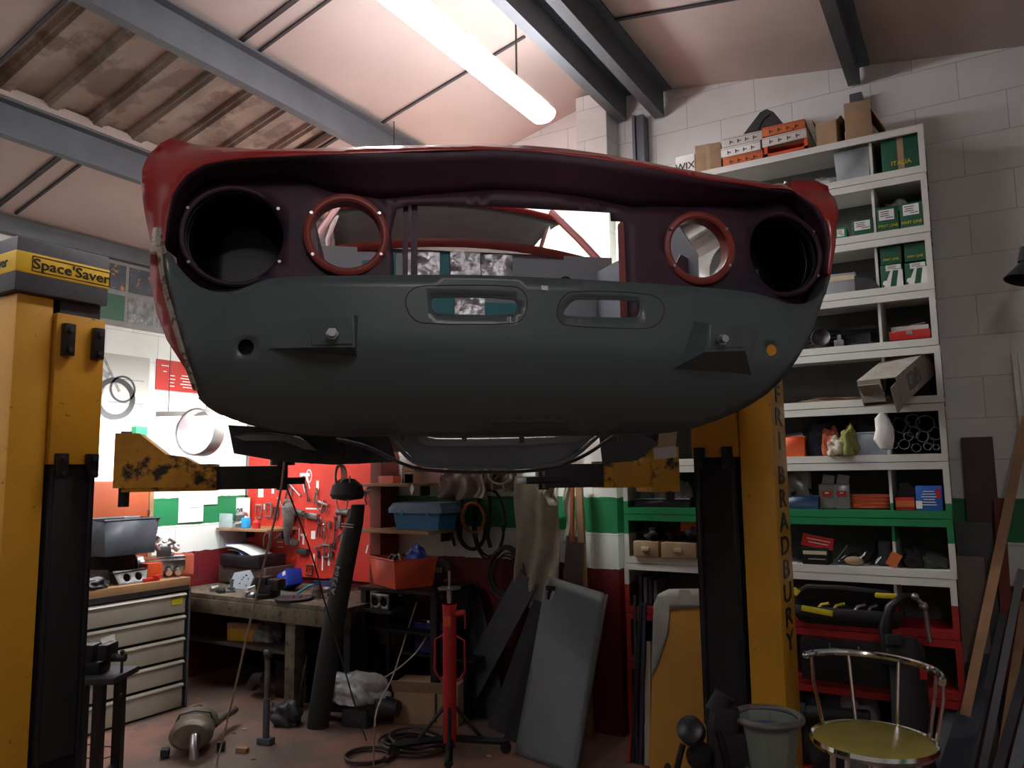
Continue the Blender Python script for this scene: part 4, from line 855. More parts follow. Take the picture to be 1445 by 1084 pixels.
# (placed clear of the wall)
t.location = (-4.85, 3.66, 2.125); t.rotation_euler = (0, 0, radians(31))
G().box((0, 0, .04), (.66, .06, .04), bev=.006).out('batten', 'white', t); G().cyl((-.31, 0, 0), (.31, 0, 0), .02).out('tube', 'lampglass', t)
G().tube([(-.25, 0, .06), (-.25, 0, 1.5)], .003).tube([(.25, 0, .06), (.25, 0, 1.5)], .003).out('hanging_cord', 'dark', t)
c_ = V_ = None
def pd(px, py, d): return onp(px, py, (-sin(YAW), cos(YAW), 0), d)
p = pd(290, 611, 5.6)
G().lathe([(.165, 0), (.172, .01), (.172, .11), (.165, .12), (.155, .11), (.155, .01), (.165, 0)], (0, 0, 0), (.25, -1, .05), 48).out('steel_band', mat('bright_zinc', (.7, .7, .7), .35, .4), None, 'bright wide steel hoop hanging under the bench tube lamp', 'hoop', loc=p)
G().tube([(0, 0, 0), (0, 0, .06)], .003).out('hook', 'steel', None, 'little wire hook holding the steel hoop to the lamp', 'hook', loc=p+Vector((0, 0, .17)))
# wall cupboard, radiator strip
ya, yb, za, zb_ = spanx((110, 688), (207, 800), -5.62)
t = thing('wall_cupboard', 'orange-brown laminate cupboard standing against the left wall', 'cupboard', (-5.62, (3.2+3.76)/2, .96), pi/2)
G().box((-.1, .12, .36), (.86, .22, .72), bev=.003).out('cabinet_body', 'brown', t); G().box((-.1, -.003, .36), (.78, .02, .7), bev=.003).out('door', 'brown', t)
G().box((.31, -.004, .36), (.035, .03, .72)).out('edge_strip', 'wood', t); G().cyl((.29, -.02, .46), (.29, -.02, .5), .008).out('hinge', 'steel', t)
G().box((0, 0, .17), (.04, .06, .34), bev=.01).box((.05, 0, .17), (.04, .06, .34), bev=.01).out('radiator_section', 'cream', None, 'cream finned heater section standing on the drawer cabinet near the corner', 'heater', loc=(-5.8, 3.77, .951), rz=pi/2)
# ------------------------------------------------------------------ drawer cabinet
CX0, CYA, CYB, CH = -5.2, 2.55, 3.845, .95
t = thing('drawer_cabinet', 'grey steel cabinet of five wide drawers along the left wall', 'cabinet', (CX0, (CYA+CYB)/2, 0), pi/2)
L_ = CYB-CYA
G().box((0, .34, .43), (L_, .66, .86), bev=.003).out('carcass', 'dark', t)
M['cab'] = mat('cabinet_grey', (.36, .33, .28), .5, var=.08, scale=4, col2=(.22, .18, .14), amt=.3, spots=10)
hh = [.0, .19, .355, .52, .68, .845]
for k in range(5):
    z0, z1 = hh[k]+.012, hh[k+1]-.004
    dr = G().box((-.005, -.01, (z0+z1)/2-.005), (L_-.05, .02, z1-z0-.02), bev=.003).out('drawer_front', 'cab', t)
    G().box((0, -.022, z1-.012), (L_-.05, .03, .014), (.5, 0, 0), bev=.003).out('drawer_pull', 'cab', dr)
    if k == 4: G().box((L_/2-.1, -.022, (z0+z1)/2+.02), (.09, .002, .05)).out('sticker', 'gold', dr, 'yellow sticker'); G().box((.0-.29, -.022, (z0+z1)/2), (.09, .002, .045)).out('sticker', 'paper', dr)
    if k == 3: G().box((.02, -.022, (z0+z1)/2), (.1, .002, .05), (0, -.15, 0)).out('sticker', 'paper', dr)
G().box((0, .33, .905), (L_+.02, .7, .09), bev=.004).out('worktop', 'wood', t, 'worn timber top'); 
G().box((0, -.018, .88), (L_, .012, .03)).out('edge_strip', 'dark', t)
G().box((L_/2+.012, .0, .44), (.018, .03, .88)).out('corner_post', 'galv', t)
def on(px, py, X=-5.4): p = wX(px, py, X); return Vector((X, p.y, .951))
# black tub on a crate
t = carton('small_crate', 'dark crate under the black plastic tub on the drawer cabinet', 'box', (130, 795), (180, 820), 4, .2, 'black'); t.location = (-5.55, 3.36, .951)
t.children[0].scale = (1, 1, 1)
for c in list(t.children): bpy.data.objects.remove(c)
G().box((0, 0, .1), (.3, .36, .2), bev=.004).out('box_body', 'black', t); G().box((0, 0, .2), (.302, .362, .004)).out('lid_seam', 'dark', t)
bin_('storage_tub', 'large black plastic tub with a moulded rim, by the brown cupboard', 'tub', (-5.42, 3.41, 1.156), .34, .42, .25, pal('tubblack', (.045, .055, .07), rough=.4), 0, .88, rim=.022)
G().box((-.015, .0, .0), (.02, .12, .02), bev=.004).out('tub_handle', 'grey', None, 'grey grip clipped on the rim of the large black tub', 'grip', loc=(-5.25, 3.41, 1.418))
# things on the cabinet
E3 = lambda *a: Vector(a)
p = on(228, 825, -5.38)
t = thing('engine_head', 'alloy cylinder head with a carburettor on top, on the drawer cabinet', 'engine part', (p.x, 3.76, .951), radians(62))
g = G().box((0, 0, .1), (.3, .12, .09), (.25, 0, 0), bev=.012)
for k in range(6): g.box((0, -.05+.02*k, .145-.004*k), (.3, .006, .016), (.25, 0, 0))
g.out('rocker_cover', 'steel', t)
g = G()
for k in range(4): g.cyl((-.1+.065*k, -.06, .05), (-.1+.065*k, -.1, .035), .024, n=12).box((-.1+.065*k, -.085, .04), (.05, .02, .02), bev=.004)
g.out('exhaust_port', 'steel', t)
G().cyl((-.15, 0, .1), (-.2, -.01, .1), .07, .075, 24).lathe([(.045, 0), (.045, .01), (0, .01)], (-.205, -.01, .1), (-1, 0, 0)).out('end_plate', 'steel', t)
g = G(); rnd = random.Random(2)
for k in range(16):
    a = Vector((rnd.uniform(-.08, .08), rnd.uniform(-.05, .05), rnd.uniform(.16, .29))); b = a+Vector((rnd.uniform(-.05, .05), rnd.uniform(-.03, .03), rnd.uniform(-.05, .05)))
    g.cyl(a, b, rnd.uniform(.008, .022), n=10)
g.box((0, 0, .19), (.1, .07, .08), bev=.01).out('carburettor', 'steel', t)
p = on(280, 815, -5.45)
t = thing('spare_parts_bin', 'orange-red open-fronted plastic bin at the corner end of the drawer cabinet', 'tub', (-5.42, 4.02-.1, .951), radians(60))
M['pinkbin'] = mat('faded_red_plastic', (.62, .14, .08), .5)
g = G().prism([(-.1, 0), (.1, 0), (.1, .15), (-.02, .15), (-.13, .06)], .004, Matrix.Translation((0, -.08, 0))).prism([(-.1, 0), (.1, 0), (.1, .15), (-.02, .15), (-.13, .06)], .004, Matrix.Translation((0, .08, 0))).box((0, 0, .003), (.2, .16, .006)).box((.1, 0, .075), (.004, .16, .15)).box((-.115, 0, .03), (.004, .16, .065), (0, -.45, 0)).out('tub', 'pinkbin', t)
t = thing('gauge_pod', 'grey two-hole gauge pod on the front edge of the drawer cabinet', 'car part', (-5.26, 3.42, .951), pi/2)
o = sheet('face', [(-.1, 0), (.11, 0), (.13, .085), (-.13, .1)], [circ((-.035, .045), .028, 20), circ((.055, .045), .028, 20)], lambda a, b: Vector((a, -.02+.35*b, b)), 'grey', t, h=.03, thick=.006)
G().prism([(-.1, 0), (.11, 0), (.13, .08), (-.13, .09)], .004, Matrix.Translation((0, .05, 0))).box((0, .03, .088), (.25, .06, .006), (0, -.04, 0)).out('pod_body', 'dark', t)
G().prism([(-.12, 0), (.12, 0), (.09, .1), (-.08, .12)], .14).out('metal_cowl', 'steel', None, 'dull silver sheet-metal cowl beside the two-hole gauge pod', 'cowl', loc=(-5.36, 3.22, .951), rz=pi/2)
cloth('plastic_trim', 'crumpled black plastic trim at the front of the drawer cabinet', 'trim', (-5.24, 3.13, .951), .06, .11, .05, 'black', 71)
G().box((0, 0, .012), (.05, .12, .024), bev=.003).box((.01, .05, .03), (.03, .08, .02), (0, 0, .4), bev=.003).out('red_casting', 'red', None, 'small dark red bracket between the gauge pod and the cylinder head', 'bracket', loc=(-5.24, 3.56, .951))
t = carton('small_carton', 'small cardboard carton behind the gauge pod', 'box', (0, 0), (1, 1), 4, .1, 'card'); 
for c in list(t.children): bpy.data.objects.remove(c)
t.location = (-5.5, 3.66, .951); G().box((0, 0, .07), (.14, .16, .14), bev=.002).out('box_body', 'card', t); G().box((0, 0, .14), (.142, .012, .003)).out('tape', 'cream', t)
for y, lab, m_ in ((3.15, 'red aerosol can at the back of the drawer cabinet', 'red'), (3.24, 'green aerosol can at the back of the drawer cabinet', 'green')):
    t = thing('spray_can', lab, 'can', (-5.36-.28*(y-3.15), y-.03, .951)); t.location.x = -5.6+.0; t.location.y = y-.1
    G().lathe([(0, 0), (.03, 0), (.03, .17), (.015, .19), (0, .19)]).out('can_body', m_, t); G().cyl((0, 0, .19), (0, 0, .215), .012).out('nozzle', 'white', t)
carton_o = G().box((0, 0, .06), (.1, .12, .12), bev=.003).out('small_carton', 'orange', None, 'small bright orange box between the crate and the cardboard carton', 'box', loc=(-5.34, 3.63, .951))
# ------------------------------------------------------------------ vice on its stand
vp = pd(142, 950, 4.0)
t = thing('bench_vice', 'black bench vice bolted to a steel stand, in front of the drawer cabinet', 'vice', (vp.x-.03, vp.y, 0), YAW)
G().box((0, 0, .715), (.3, .26, .03), bev=.003).out('stand_top', 'dark', t)
for x, y in ((.07, -.1), (-.12, -.1), (.07, .1), (-.12, .1)): G().box((x, y, .35), (.045, .045, .7)).out('leg', 'black', t)
G().box((-.03, -.1, .25), (.18, .03, .03)).box((.07, 0, .25), (.03, .18, .03)).out('stretcher', 'black', t)
G().box((-.04, 0, .76), (.16, .12, .06), bev=.012).box((-.05, 0, .83), (.1, .1, .09), bev=.02).box((.05, 0, .835), (.05, .12, .08), bev=.012).box((-.12, 0, .84), (.08, .07, .05), bev=.01).out('vice_body', 'black', t)
v = G().cyl((.07, 0, .8), (.14, 0, .8), .02).out('screw', 'dark', t); G().cyl((.128, -.01, .83), (.128, -.01, .62), .007).ball((.128, -.01, .62), .012).ball((.128, -.01, .83), .012).out('tommy_bar', 'dark', v)
pipe('floor_wire', 'thin dark wire lying looped on the floor by the vice stand', 'wire', [tuple(wZ(x, y)+Vector((0, 0, .004))) for x, y in smoothpoly([(112, 1050), (150, 1055), (172, 1054), (168, 1064), (140, 1074), (120, 1070)], 2, False)], .003, 'dark')
# ------------------------------------------------------------------ workbench
t = thing('workbench', 'heavy greasy timber workbench in front of the red tool board', 'workbench', (-4.6, 4.15, 0))
G().box((-.265, .4, .745), (1.97, .8, .05), bev=.004).out('worktop', 'greasy', t)
G().box((-.265, .03, .675), (1.97, .07, .11), bev=.005).out('front_beam', 'greasy', t)
for x, y in ((.17, .06), (.17, .7), (.66, .7)): G().box((x, y, .33), (.1, .1, .66), bev=.005).out('leg', 'greasy', t)
G().box((-.5, .42, .38), (1.3, .7, .02)).out('lower_shelf', 'darkwood', t); G().box((-.5, .78, .36), (1.4, .015, .68)).out('back_panel', 'black', t); G().box((.6, .45, .3), (.06, .6, .6)).out('support', 'dark', t)
BT = .772
t = thing('parts_case', 'yellow box with a brown lid on the shelf under the workbench', 'box', (wY(335, 900, 4.3).x, 4.42, .391), .25)
G().box((0, 0, .05), (.28, .2, .1), bev=.003).out('box_body', pal('boxyellow', (.5, .26, .02)), t); G().box((0, 0, .12), (.284, .204, .045), bev=.003).out('lid', 'card', t)
cloth('plastic_bag', 'dusty bagged part at the left end of the shelf under the workbench', 'bag', (-5.0, 4.45, .392), .13, .1, .1, 'clear', 81)
G().tube([(0, 0, .05), (.1, -.02, .12), (.22, 0, .14)], .045, 12).out('exhaust_pipe', 'dark', None, 'short grey exhaust elbow lying under the workbench', 'pipe', loc=(-4.98, 4.3, .03), rz=-.3)
G().box((0, 0, .14), (.34, .3, .28), bev=.01).box((0, -.16, .2), (.14, .02, .03), bev=.004).out('crate', 'black', None, 'black plastic crate on the floor under the workbench', 'crate', loc=(-4.62, 4.5, .0))
# bench-top clutter
def ob(px, py, Y): p = wY(px, py, Y); return Vector((p.x, Y, BT))
t = thing('parts_box', 'blue and white printed box tipped on the workbench', 'box', (wY(405, 800, 4.55).x, 4.6, BT+.005), -.35); t.rotation_euler[1] = -.35
G().box((.0, 0, .085), (.2, .13, .13), bev=.002).out('box_body', pal('printblue2', (.01, .04, .42)), t); G().box((-.02, -.067, .09), (.17, .002, .02), (0, .2, 0)).box((.05, -.067, .125), (.06, .002, .03)).box((-.04, 0, .1515), (.08, .06, .002)).out('printed_band', 'paper', t)
t = thing('bench_vice', 'big black swivel vice bolted on the workbench beside the blue box', 'vice', ob(378, 845, 4.26), .1)
G().box((0, 0, .05), (.16, .12, .1), bev=.02).box((-.03, 0, .12), (.12, .12, .08), bev=.02).box((.08, 0, .1), (.12, .1, .09), bev=.02).cyl((.0, -.04, .0), (.0, -.04, .03), .08).out('vice_body', 'black', t); G().cyl((-.09, -.03, .08), (-.15, -.05, .06), .015).out('screw', 'steel', t)
g = G().prism([(-.13, 0), (.1, 0), (.12, .1), (.06, .16), (-.1, .13)], .012)
t = thing('gearbox_plate', 'pale blue-grey cast cover plate with holes, leaning on the workbench', 'casting', ob(338, 830, 4.45), .1); t.rotation_euler[0] = -.3
g.out('plate', 'primer2', t)
g = G(); rnd = random.Random(5)
for k in range(9): g.lathe([(.0, .001), (.007, .001), (.007, 0)], (rnd.uniform(-.09, .08), -.001, rnd.uniform(.02, .12)), (0, -1, 0), 10)
g.out('bolt_holes', 'black', t)
G().cyl((0, 0, 0), (0, 0, .1), .014).cyl((0, 0, .0), (0, 0, .012), .035).box((0, 0, .03), (.07, .02, .02), bev=.004).out('valve_tool', 'galv', None, 'upright blue-grey spindle standing in front of the cover plate', 'tool', loc=ob(326, 840, 4.3))
for k, (px, Y, s_, lab) in enumerate(((300, 4.28, 1, 'bright cast bracket at the left end of the workbench'), (312, 4.24, .8, 'small steel fitting left of the big vice'), (352, 4.2, .7, 'dark bolt-on bracket just left of the big vice'), (470, 4.5, 1, 'dull alloy part at the right end of the workbench'))):
    g = G(); rnd = random.Random(k)
    for j in range(5): g.cyl((rnd.uniform(-.04, .04)*s_, rnd.uniform(-.03, .03), .012), (rnd.uniform(-.04, .04)*s_, rnd.uniform(-.03, .03), .03), rnd.uniform(.01, .02), n=10).box((rnd.uniform(-.03, .03), 0, .012), (.05, .025, .02), (0, 0, rnd.uniform(0, 3)), bev=.003)
    g.out('bracket', 'steel' if k % 2 == 0 else 'dark', None, lab, 'bracket', loc=ob(px, 845, Y))
G().lathe([(0, 0), (.13, 0), (.14, .006), (.14, .016), (0, .016)], n=36).out('clutch_disc', 'dark', None, 'flat rusty round plate overhanging the front of the workbench', 'disc', loc=ob(414, 850, 4.25)+Vector((0, 0, .001)))
for k, (dx, dy) in enumerate(((-.03, .02), (.02, -.02), (.04, .03))): G().cyl((0, 0, 0), (0, 0, .012), .011, n=6).out('nut', 'copper' if k == 1 else 'steel', None, 'loose nut lying on the flat rusty round plate', 'nut', 'loose nuts on the round plate', loc=ob(414, 850, 4.25)+Vector((dx, dy, .018)))
g = G()
for k in range(4): g.lathe([(0, 0), (.05, 0), (.05, .008), (.035, .01), (.035, .02)], (0, 0, .022*k), n=24)
g.out('hub', 'steel', None, 'ribbed round steel hub standing on the workbench', 'hub', loc=ob(447, 842, 4.4))
coil('wire_coil', 'small coil of grey wire around the ribbed hub area of the workbench', ob(455, 838, 4.62)+Vector((0, 0, 0)), .07, 4, .005, 'steel', 'z', .1, seed=12)
G().tube([(0, 0, .0), (.09, .03, .06), (.13, .04, .07)], .009).out('screwdriver', pal('tealplastic', (.02, .3, .35)), None, 'teal-handled tool lying between the blue box and the hub', 'tool', loc=ob(420, 835, 4.45)+Vector((0, 0, .009)))
bin_('tray', 'dark blue plastic tray behind the ribbed hub on the workbench', 'tray', ob(470, 820, 4.78), .26, .18, .07, pal('navytray', (.015, .015, .08)), 0)
# parts hanging under / beside the bench
G().lathe([(.006, 0), (.006, .2), (.012, .21), (.012, .35), (.006, .36), (.006, .44)], (0, 0, 0), (.2, 0, 1), 10).out('grease_gun', 'dark', None, 'thin grey spring tool leaning against the right end of the workbench', 'tool', loc=(wY(436, 905, 4.2).x, 4.1, .0))
# ------------------------------------------------------------------ red tool board
t = thing('tool_board', 'red pegboard with white tool outlines on the back wall', 'tool board', (-5.02, 4.985, .82))
G().box((0, -.01, .56), (1.72, .02, 1.12)).out('board', 'redboard', t)
def tb(px, py, Y=4.97): return wY(px, py, Y)
k = 0
for px, py, w_, h_, r in ((368, 695, .07, .09, 0), (385, 692, .03, .06, 0), (430, 670, .12, .03, 0), (448, 685, .03, .08, 0), (442, 718, .18, .012, .0), (447, 730, .1, .03, .2), (380, 755, .012, .1, 0), (372, 775, .008, .2, 0), (395, 765, .07, .008, 0), (396, 772, .07, .008, 0), (428, 755, .07, .02, 0), (428, 762, .02, .08, 0), (442, 755, .05, .07, 0), (443, 790, .015, .1, 0), (455, 795, .015, .12, 0), (464, 790, .02, .1, 0), (412, 755, .008, .12, 0), (422, 755, .008, .12, 0), (435, 680, .01, .13, -.3), (428, 685, .01, .13, -.3), (540, 765, .03, .09, 0), (518, 775, .015, .07, .3), (373, 715, .012, .05, 0), (350, 715, .05, .03, 0), (458, 742, .02, .09, 0)):
    p = tb(px, py, 4.964)
    G().box((0, 0, 0), (w_, .002, h_), (0, r, 0)).out('tool_outline', 'paper', t, loc=p-t.location)
for px, py, r in ((377, 765, .09), (436, 672, .06), (537, 722, .022), (540, 740, .022)):
    p = tb(px, py, 4.964); G().lathe([(r-.012, 0), (r, 0), (r, .002), (r-.012, .002), (r-.012, 0)], n=32, ax=(0, -1, 0), sc=(.6 if r > .05 else 1, 1)).out('tool_outline', 'paper', t, loc=p-t.location)
def tool(kind, px, py, L_, r, lab, m='dark', Y=4.945):
    p = tb(px, py, Y); g = G(); cat = kind.replace('_', ' ')
    if kind == 'spanner': g.prism([(-.006, -L_/2), (.006, -L_/2), (.007, L_/2), (-.007, L_/2)], .006).lathe([(.009, 0), (.018, 0), (.018, .008), (.009, .008), (.009, 0)], (0, 0, -L_/2-.012), (0, 1, 0), 16).prism([(-.008, L_/2-.005), (.008, L_/2-.005), (.02, L_/2+.02), (.01, L_/2+.03), (0, L_/2+.015), (-.01, L_/2+.03), (-.02, L_/2+.02)], .006)
    elif kind == 'pliers': g.tube([(-.02, 0, -L_/2), (-.012, 0, 0), (.004, 0, L_*.25), (.006, 0, L_*.5)], .006).tube([(.02, 0, -L_/2), (.012, 0, 0), (-.004, 0, L_*.25), (-.006, 0, L_*.5)], .006).ball((0, 0, L_*.22), .013)
    elif kind == 'hammer': g.cyl((0, 0, -L_/2), (0, 0, L_/2), .009).box((0, 0, L_/2), (.09, .025, .028), bev=.005)
    elif kind == 'screwdriver': g.cyl((0, 0, -L_/2), (0, 0, .1*L_), .004, n=6).cyl((0, 0, .1*L_), (0, 0, L_/2), .012, n=8)
    elif kind == 'clamp': g.tube([(-.03, 0, L_/2), (.04, 0, L_/2), (.045, 0, 0), (.04, 0, -L_/2), (-.03, 0, -L_/2)], .009, 6).cyl((-.025, 0, L_/2), (-.025, 0, -L_*.2), .006)
    elif kind == 'socket_block': g.box((0, 0, 0), (L_, .05, .05), bev=.006)
    elif kind == 'puller':
        g.cyl((0, 0, L_/2), (0, 0, -L_/2), .01).box((0, 0, L_*.25), (.12, .02, .02), bev=.004).tube([(-.055, 0, L_*.25), (-.06, 0, -L_*.2), (-.04, 0, -L_*.4)], .007, 6).tube([(.055, 0, L_*.25), (.06, 0, -L_*.2), (.04, 0, -L_*.4)], .007, 6)
    elif kind == 'drill': g.cyl((-.08, 0, .03), (.06, 0, .03), .03).cyl((.06, 0, .03), (.11, 0, .03), .013).box((-.05, 0, -.05), (.035, .03, .12), (0, .15, 0), bev=.008)
    g.cyl((0, 0, L_*.1), (0, .03, L_*.1), .004, n=6)
    g.out(kind, m, None, lab, cat, 'tools on the red board', loc=p, rot=(0, r, 0))
M['tool2'] = mat('worn_grey_tool', (.16, .15, .14), .5, .5, var=.3, scale=20)
spec = [('spanner', 409, 705, .18, .2), ('spanner', 403, 700, .16, .25), ('hammer', 415, 690, .2, -.9), ('pliers', 446, 700, .14, .1), ('spanner', 431, 690, .18, -.35), ('clamp', 364, 722, .12, 0), ('clamp', 378, 720, .12, 0), ('clamp', 388, 724, .1, .1), ('socket_block', 440, 728, .16, .1), ('drill', 420, 728, .12, .2), ('pliers', 450, 745, .16, .05), ('pliers', 457, 747, .16, 0), ('screwdriver', 465, 748, .15, 0), ('spanner', 472, 752, .22, .05), ('hammer', 398, 752, .2, 1.0), ('socket_block', 412, 765, .14, .15), ('socket_block', 428, 778, .12, .05), ('spanner', 452, 770, .1, 1.2), ('clamp', 460, 778, .1, 0), ('screwdriver', 449, 790, .15, .02), ('screwdriver', 458, 792, .15, -.02), ('screwdriver', 468, 790, .15, 0), ('puller', 523, 700, .18, .0), ('puller', 533, 706, .2, .1), ('spanner', 517, 690, .2, 1.1), ('spanner', 525, 684, .22, 1.0), ('clamp', 527, 712, .09, 0), ('clamp', 535, 714, .09, .1), ('clamp', 527, 757, .18, .15), ('spanner', 481, 775, .2, 0), ('pliers', 489, 770, .15, .2), ('screwdriver', 476, 800, .14, .02), ('spanner', 397, 712, .12, -.6), ('hammer', 407, 716, .12, 0), ('spanner', 476, 760, .18, .9), ('puller', 455, 715, .12, .3), ('drill', 486, 728, .14, 0), ('clamp', 436, 805, .08, 0), ('spanner', 484, 690, .14, .1), ('spanner', 400, 740, .1, .8)]
names = {'spanner': 'steel spanner', 'pliers': 'worn pliers', 'hammer': 'long-handled hammer', 'screwdriver': 'screwdriver', 'clamp': 'dull metal clamp', 'socket_block': 'block of sockets', 'puller': 'legged puller', 'drill': 'grey air tool'}
for i, (k_, px, py, L_, r) in enumerate(spec):
    col = 'left' if px < 400 else 'middle' if px < 480 else 'right'; row = 'top' if py < 712 else 'middle' if py < 756 else 'bottom'
    tool(k_, px, py, L_, r, '%s hanging in the %s row, %s part of the red tool board' % (names[k_], row, col), ('tool2', 'dark', 'steel')[i % 3])
# grey welding gauntlet / nozzle
G().tube([(0, 0, .12), (.02, -.03, .1), (.03, -.04, 0), (0, -.02, -.1), (-.02, 0, -.2)], [.05, .06, .045, .035, .02], 14).out('duct_nozzle', M['tool2'], None, 'large grey hooked nozzle hanging in the middle of the red tool board', 'nozzle', loc=tb(408, 735, 4.86))
# shelves beside the board
def plank(name, lab, x0, x1, y0, y1, z, m='wood', th=.022, mat_br='dark'):
    t = thing(name, lab, 'shelf', ((x0+x1)/2, y1, z))
    G().box((0, -(y1-y0)/2, -th/2), (x1-x0, y1-y0, th), bev=.003).out('shelf_board', m, t)
    for s in (-.35, .35): G().prism([(-.006, -.1), (.006, -.1), (.006, -th), (-.006, -th)], -.12, Matrix.Translation((s*(x1-x0), 0, 0))).out('shelf_bracket', mat_br, t)
    return t
ps = wX(320, 752, -5.5); ZL = 1.25
plank('wall_shelf', 'small wooden shelf in the corner left of the red tool board', -5.88, -5.22, 4.62, 4.99, ZL)
def osh(px, Y=4.72): return Vector((wY(px, 735, Y).x, Y, ZL+.001))
G().lathe([(0, 0), (.09, 0), (.09, .035), (.075, .05), (.06, .055), (.06, .11), (.045, .13), (.012, .14), (.012, .17), (0, .17)], n=32).out('air_filter', 'steel', None, 'round silver canister at the left of the corner shelf', 'canister', loc=(-5.72, 4.76, ZL+.001))
carton('small_carton', 'crumpled tan carton behind the silver canister on the corner shelf', 'box', (300, 705), (326, 745), 4.9, .07, 'card', ZL+.001)
t = carton('small_carton', 'white carton with a column of black rings on the corner shelf', 'box', (328, 704), (344, 744), 4.85, .07, 'paper', ZL+.001)
for k in range(3): G().lathe([(.012, 0), (.022, 0), (.022, .001), (.012, .001), (.012, 0)], (0, -.036, .04+.05*k), (0, -1, 0), 16).out('printed_ring', 'black', t)
t = carton('leaflet', 'pale leaflet leaning at the front of the corner shelf', 'paper', (309, 726), (327, 746), 4.66, .01, pal('leaf', (.4, .5, .5)), ZL+.001)
t = thing('bottle', 'small bright blue bottle on the corner shelf', 'bottle', (wY(347, 735, 4.7).x, 4.70, ZL+.001)); G().box((0, 0, .045), (.07, .05, .09), bev=.01).out('bottle_body', pal('brightblue', (.02, .35, .75)), t); G().cyl((0, 0, .09), (0, 0, .105), .015).out('cap', 'white', t)
t = thing('oil_can', 'small red oil can at the right end of the corner shelf', 'can', (wY(362, 737, 4.7).x, 4.70, ZL+.001)); G().lathe([(0, 0), (.035, 0), (.035, .05), (.01, .08), (0, .08)]).out('can_body', 'red', t); G().cyl((0, 0, .08), (.02, 0, .12), .004, n=6).out('spout', 'steel', t)
for k, (m_, lab, dz, rr) in enumerate((('paper', 'white magazine sagging below the corner shelf', 0, .0), ('dark', 'dark glossy magazine under the white one, below the corner shelf', -.035, .12), (pal('bluemag', (.1, .12, .45)), 'blue and white leaflet sticking out left below the corner shelf', -.0, -.25))):
    g = G(); n = 10
    for i in range(n):
        a, b = i/n, (i+1)/n
        f = lambda q: (.40*(q-.5), .10*q*q*-1+.02)
        (xa, za), (xb, zb_) = f(a), f(b)
        g.quad(Vector((xa, 0, za)), Vector((xb, 0, zb_)), Vector((xb, .22, zb_)), Vector((xa, .22, za)))
    g.out('magazine', m_, None, lab, 'magazine', loc=(-5.52+(-.13 if k == 2 else .03*k), 4.6+.02*k, 1.08+dz), rz=rr, solid=.012)
G().box((0, 0, .05), (.5, .3, .1), bev=.01).out('parts_tray', 'black', None, 'dark tray at the back of the bench carrying the magazines', 'tray', loc=(-5.5, 4.72, .93))
G().box((0, 0, .07), (.6, .32, .14), bev=.005).out('timber_block', 'darkwood', None, 'dark block under the magazines at the back corner', 'block', loc=(-5.5, 4.76, .79))
# right hand shelves with upright
G().box((-4.13, 4.86, 1.36), (.11, .22, 1.1), bev=.003).out('shelf_upright', pal('brownred', (.16, .025, .015)), None, 'brown-red board upright between the tool board and the two shelves', 'board')
plank('wall_shelf', 'upper wooden shelf right of the red tool board, under the car', -4.25, -3.68, 4.6, 4.98, 1.635)
plank('wall_shelf', 'lower wooden shelf carrying the blue toolbox', -4.2, -3.45, 4.55, 4.98, 1.285)
for px0, px1, h_, m_, lab in ((535, 556, .06, 'pinkbin', 'small red box at the left of the upper wooden shelf'), (552, 570, .13, 'card', 'tan carton tipped at the back of the upper wooden shelf'), (572, 598, .09, 'card', 'low cardboard carton on the upper wooden shelf'), (600, 625, .07, 'dark', 'dark box at the right end of the upper wooden shelf')):
    x0, x1 = wY(px0, 670, 4.7).x, wY(px1, 670, 4.7).x; x1 = min(x1, -3.69)
    if x1-x0 < .05: x0, x1 = -3.80, -3.70
    t = thing('small_carton', lab, 'box', ((x0+x1)/2, 4.74 if 'back' not in lab else 4.88, 1.636)); G().box((0, 0, h_/2), (x1-x0, .1, h_), bev=.003).out('box_body', m_, t); G().box((0, 0, h_), (x1-x0+.002, .102, .004)).out('lid_seam', 'dark', t)
t = thing('toolbox', 'blue plastic toolbox with a lighter lid on the lower wooden shelf', 'toolbox', (wY(584, 745, 4.62).x, 4.76, 1.286))
G().rings([[Vector((sx*.23*k, sy*.12*k, z)) for sx, sy in ((-1, -1), (1, -1), (1, 1), (-1, 1))] for k, z in ((.86, 0), (.95, .125))]).out('box_body', pal('tbblue', (.02, .12, .27)), t)
l = G().rings([[Vector((sx*.25*k, sy*.135*k, z)) for sx, sy in ((-1, -1), (1, -1), (1, 1), (-1, 1))] for k, z in ((1, .125), (1, .16), (.88, .2), (.8, .205))]).out('lid', pal('tbgrey', (.1, .17, .26)), t)
G().box((-.05, -.1, .2), (.1, .03, .012), bev=.004).out('handle', 'black', l)
for s in (-.12, .12): G().box((s, -.132, .13), (.03, .01, .04), bev=.003).out('latch', pal('tbblue2', (.02, .2, .45)), t)
G().prism([(0, -.05), (.025, 0), (0, .04), (-.02, 0)], .002).out('paper_tag', 'paper', None, 'small white diamond tag hanging below the upper wooden shelf', 'tag', loc=wY(581, 690, 4.60))
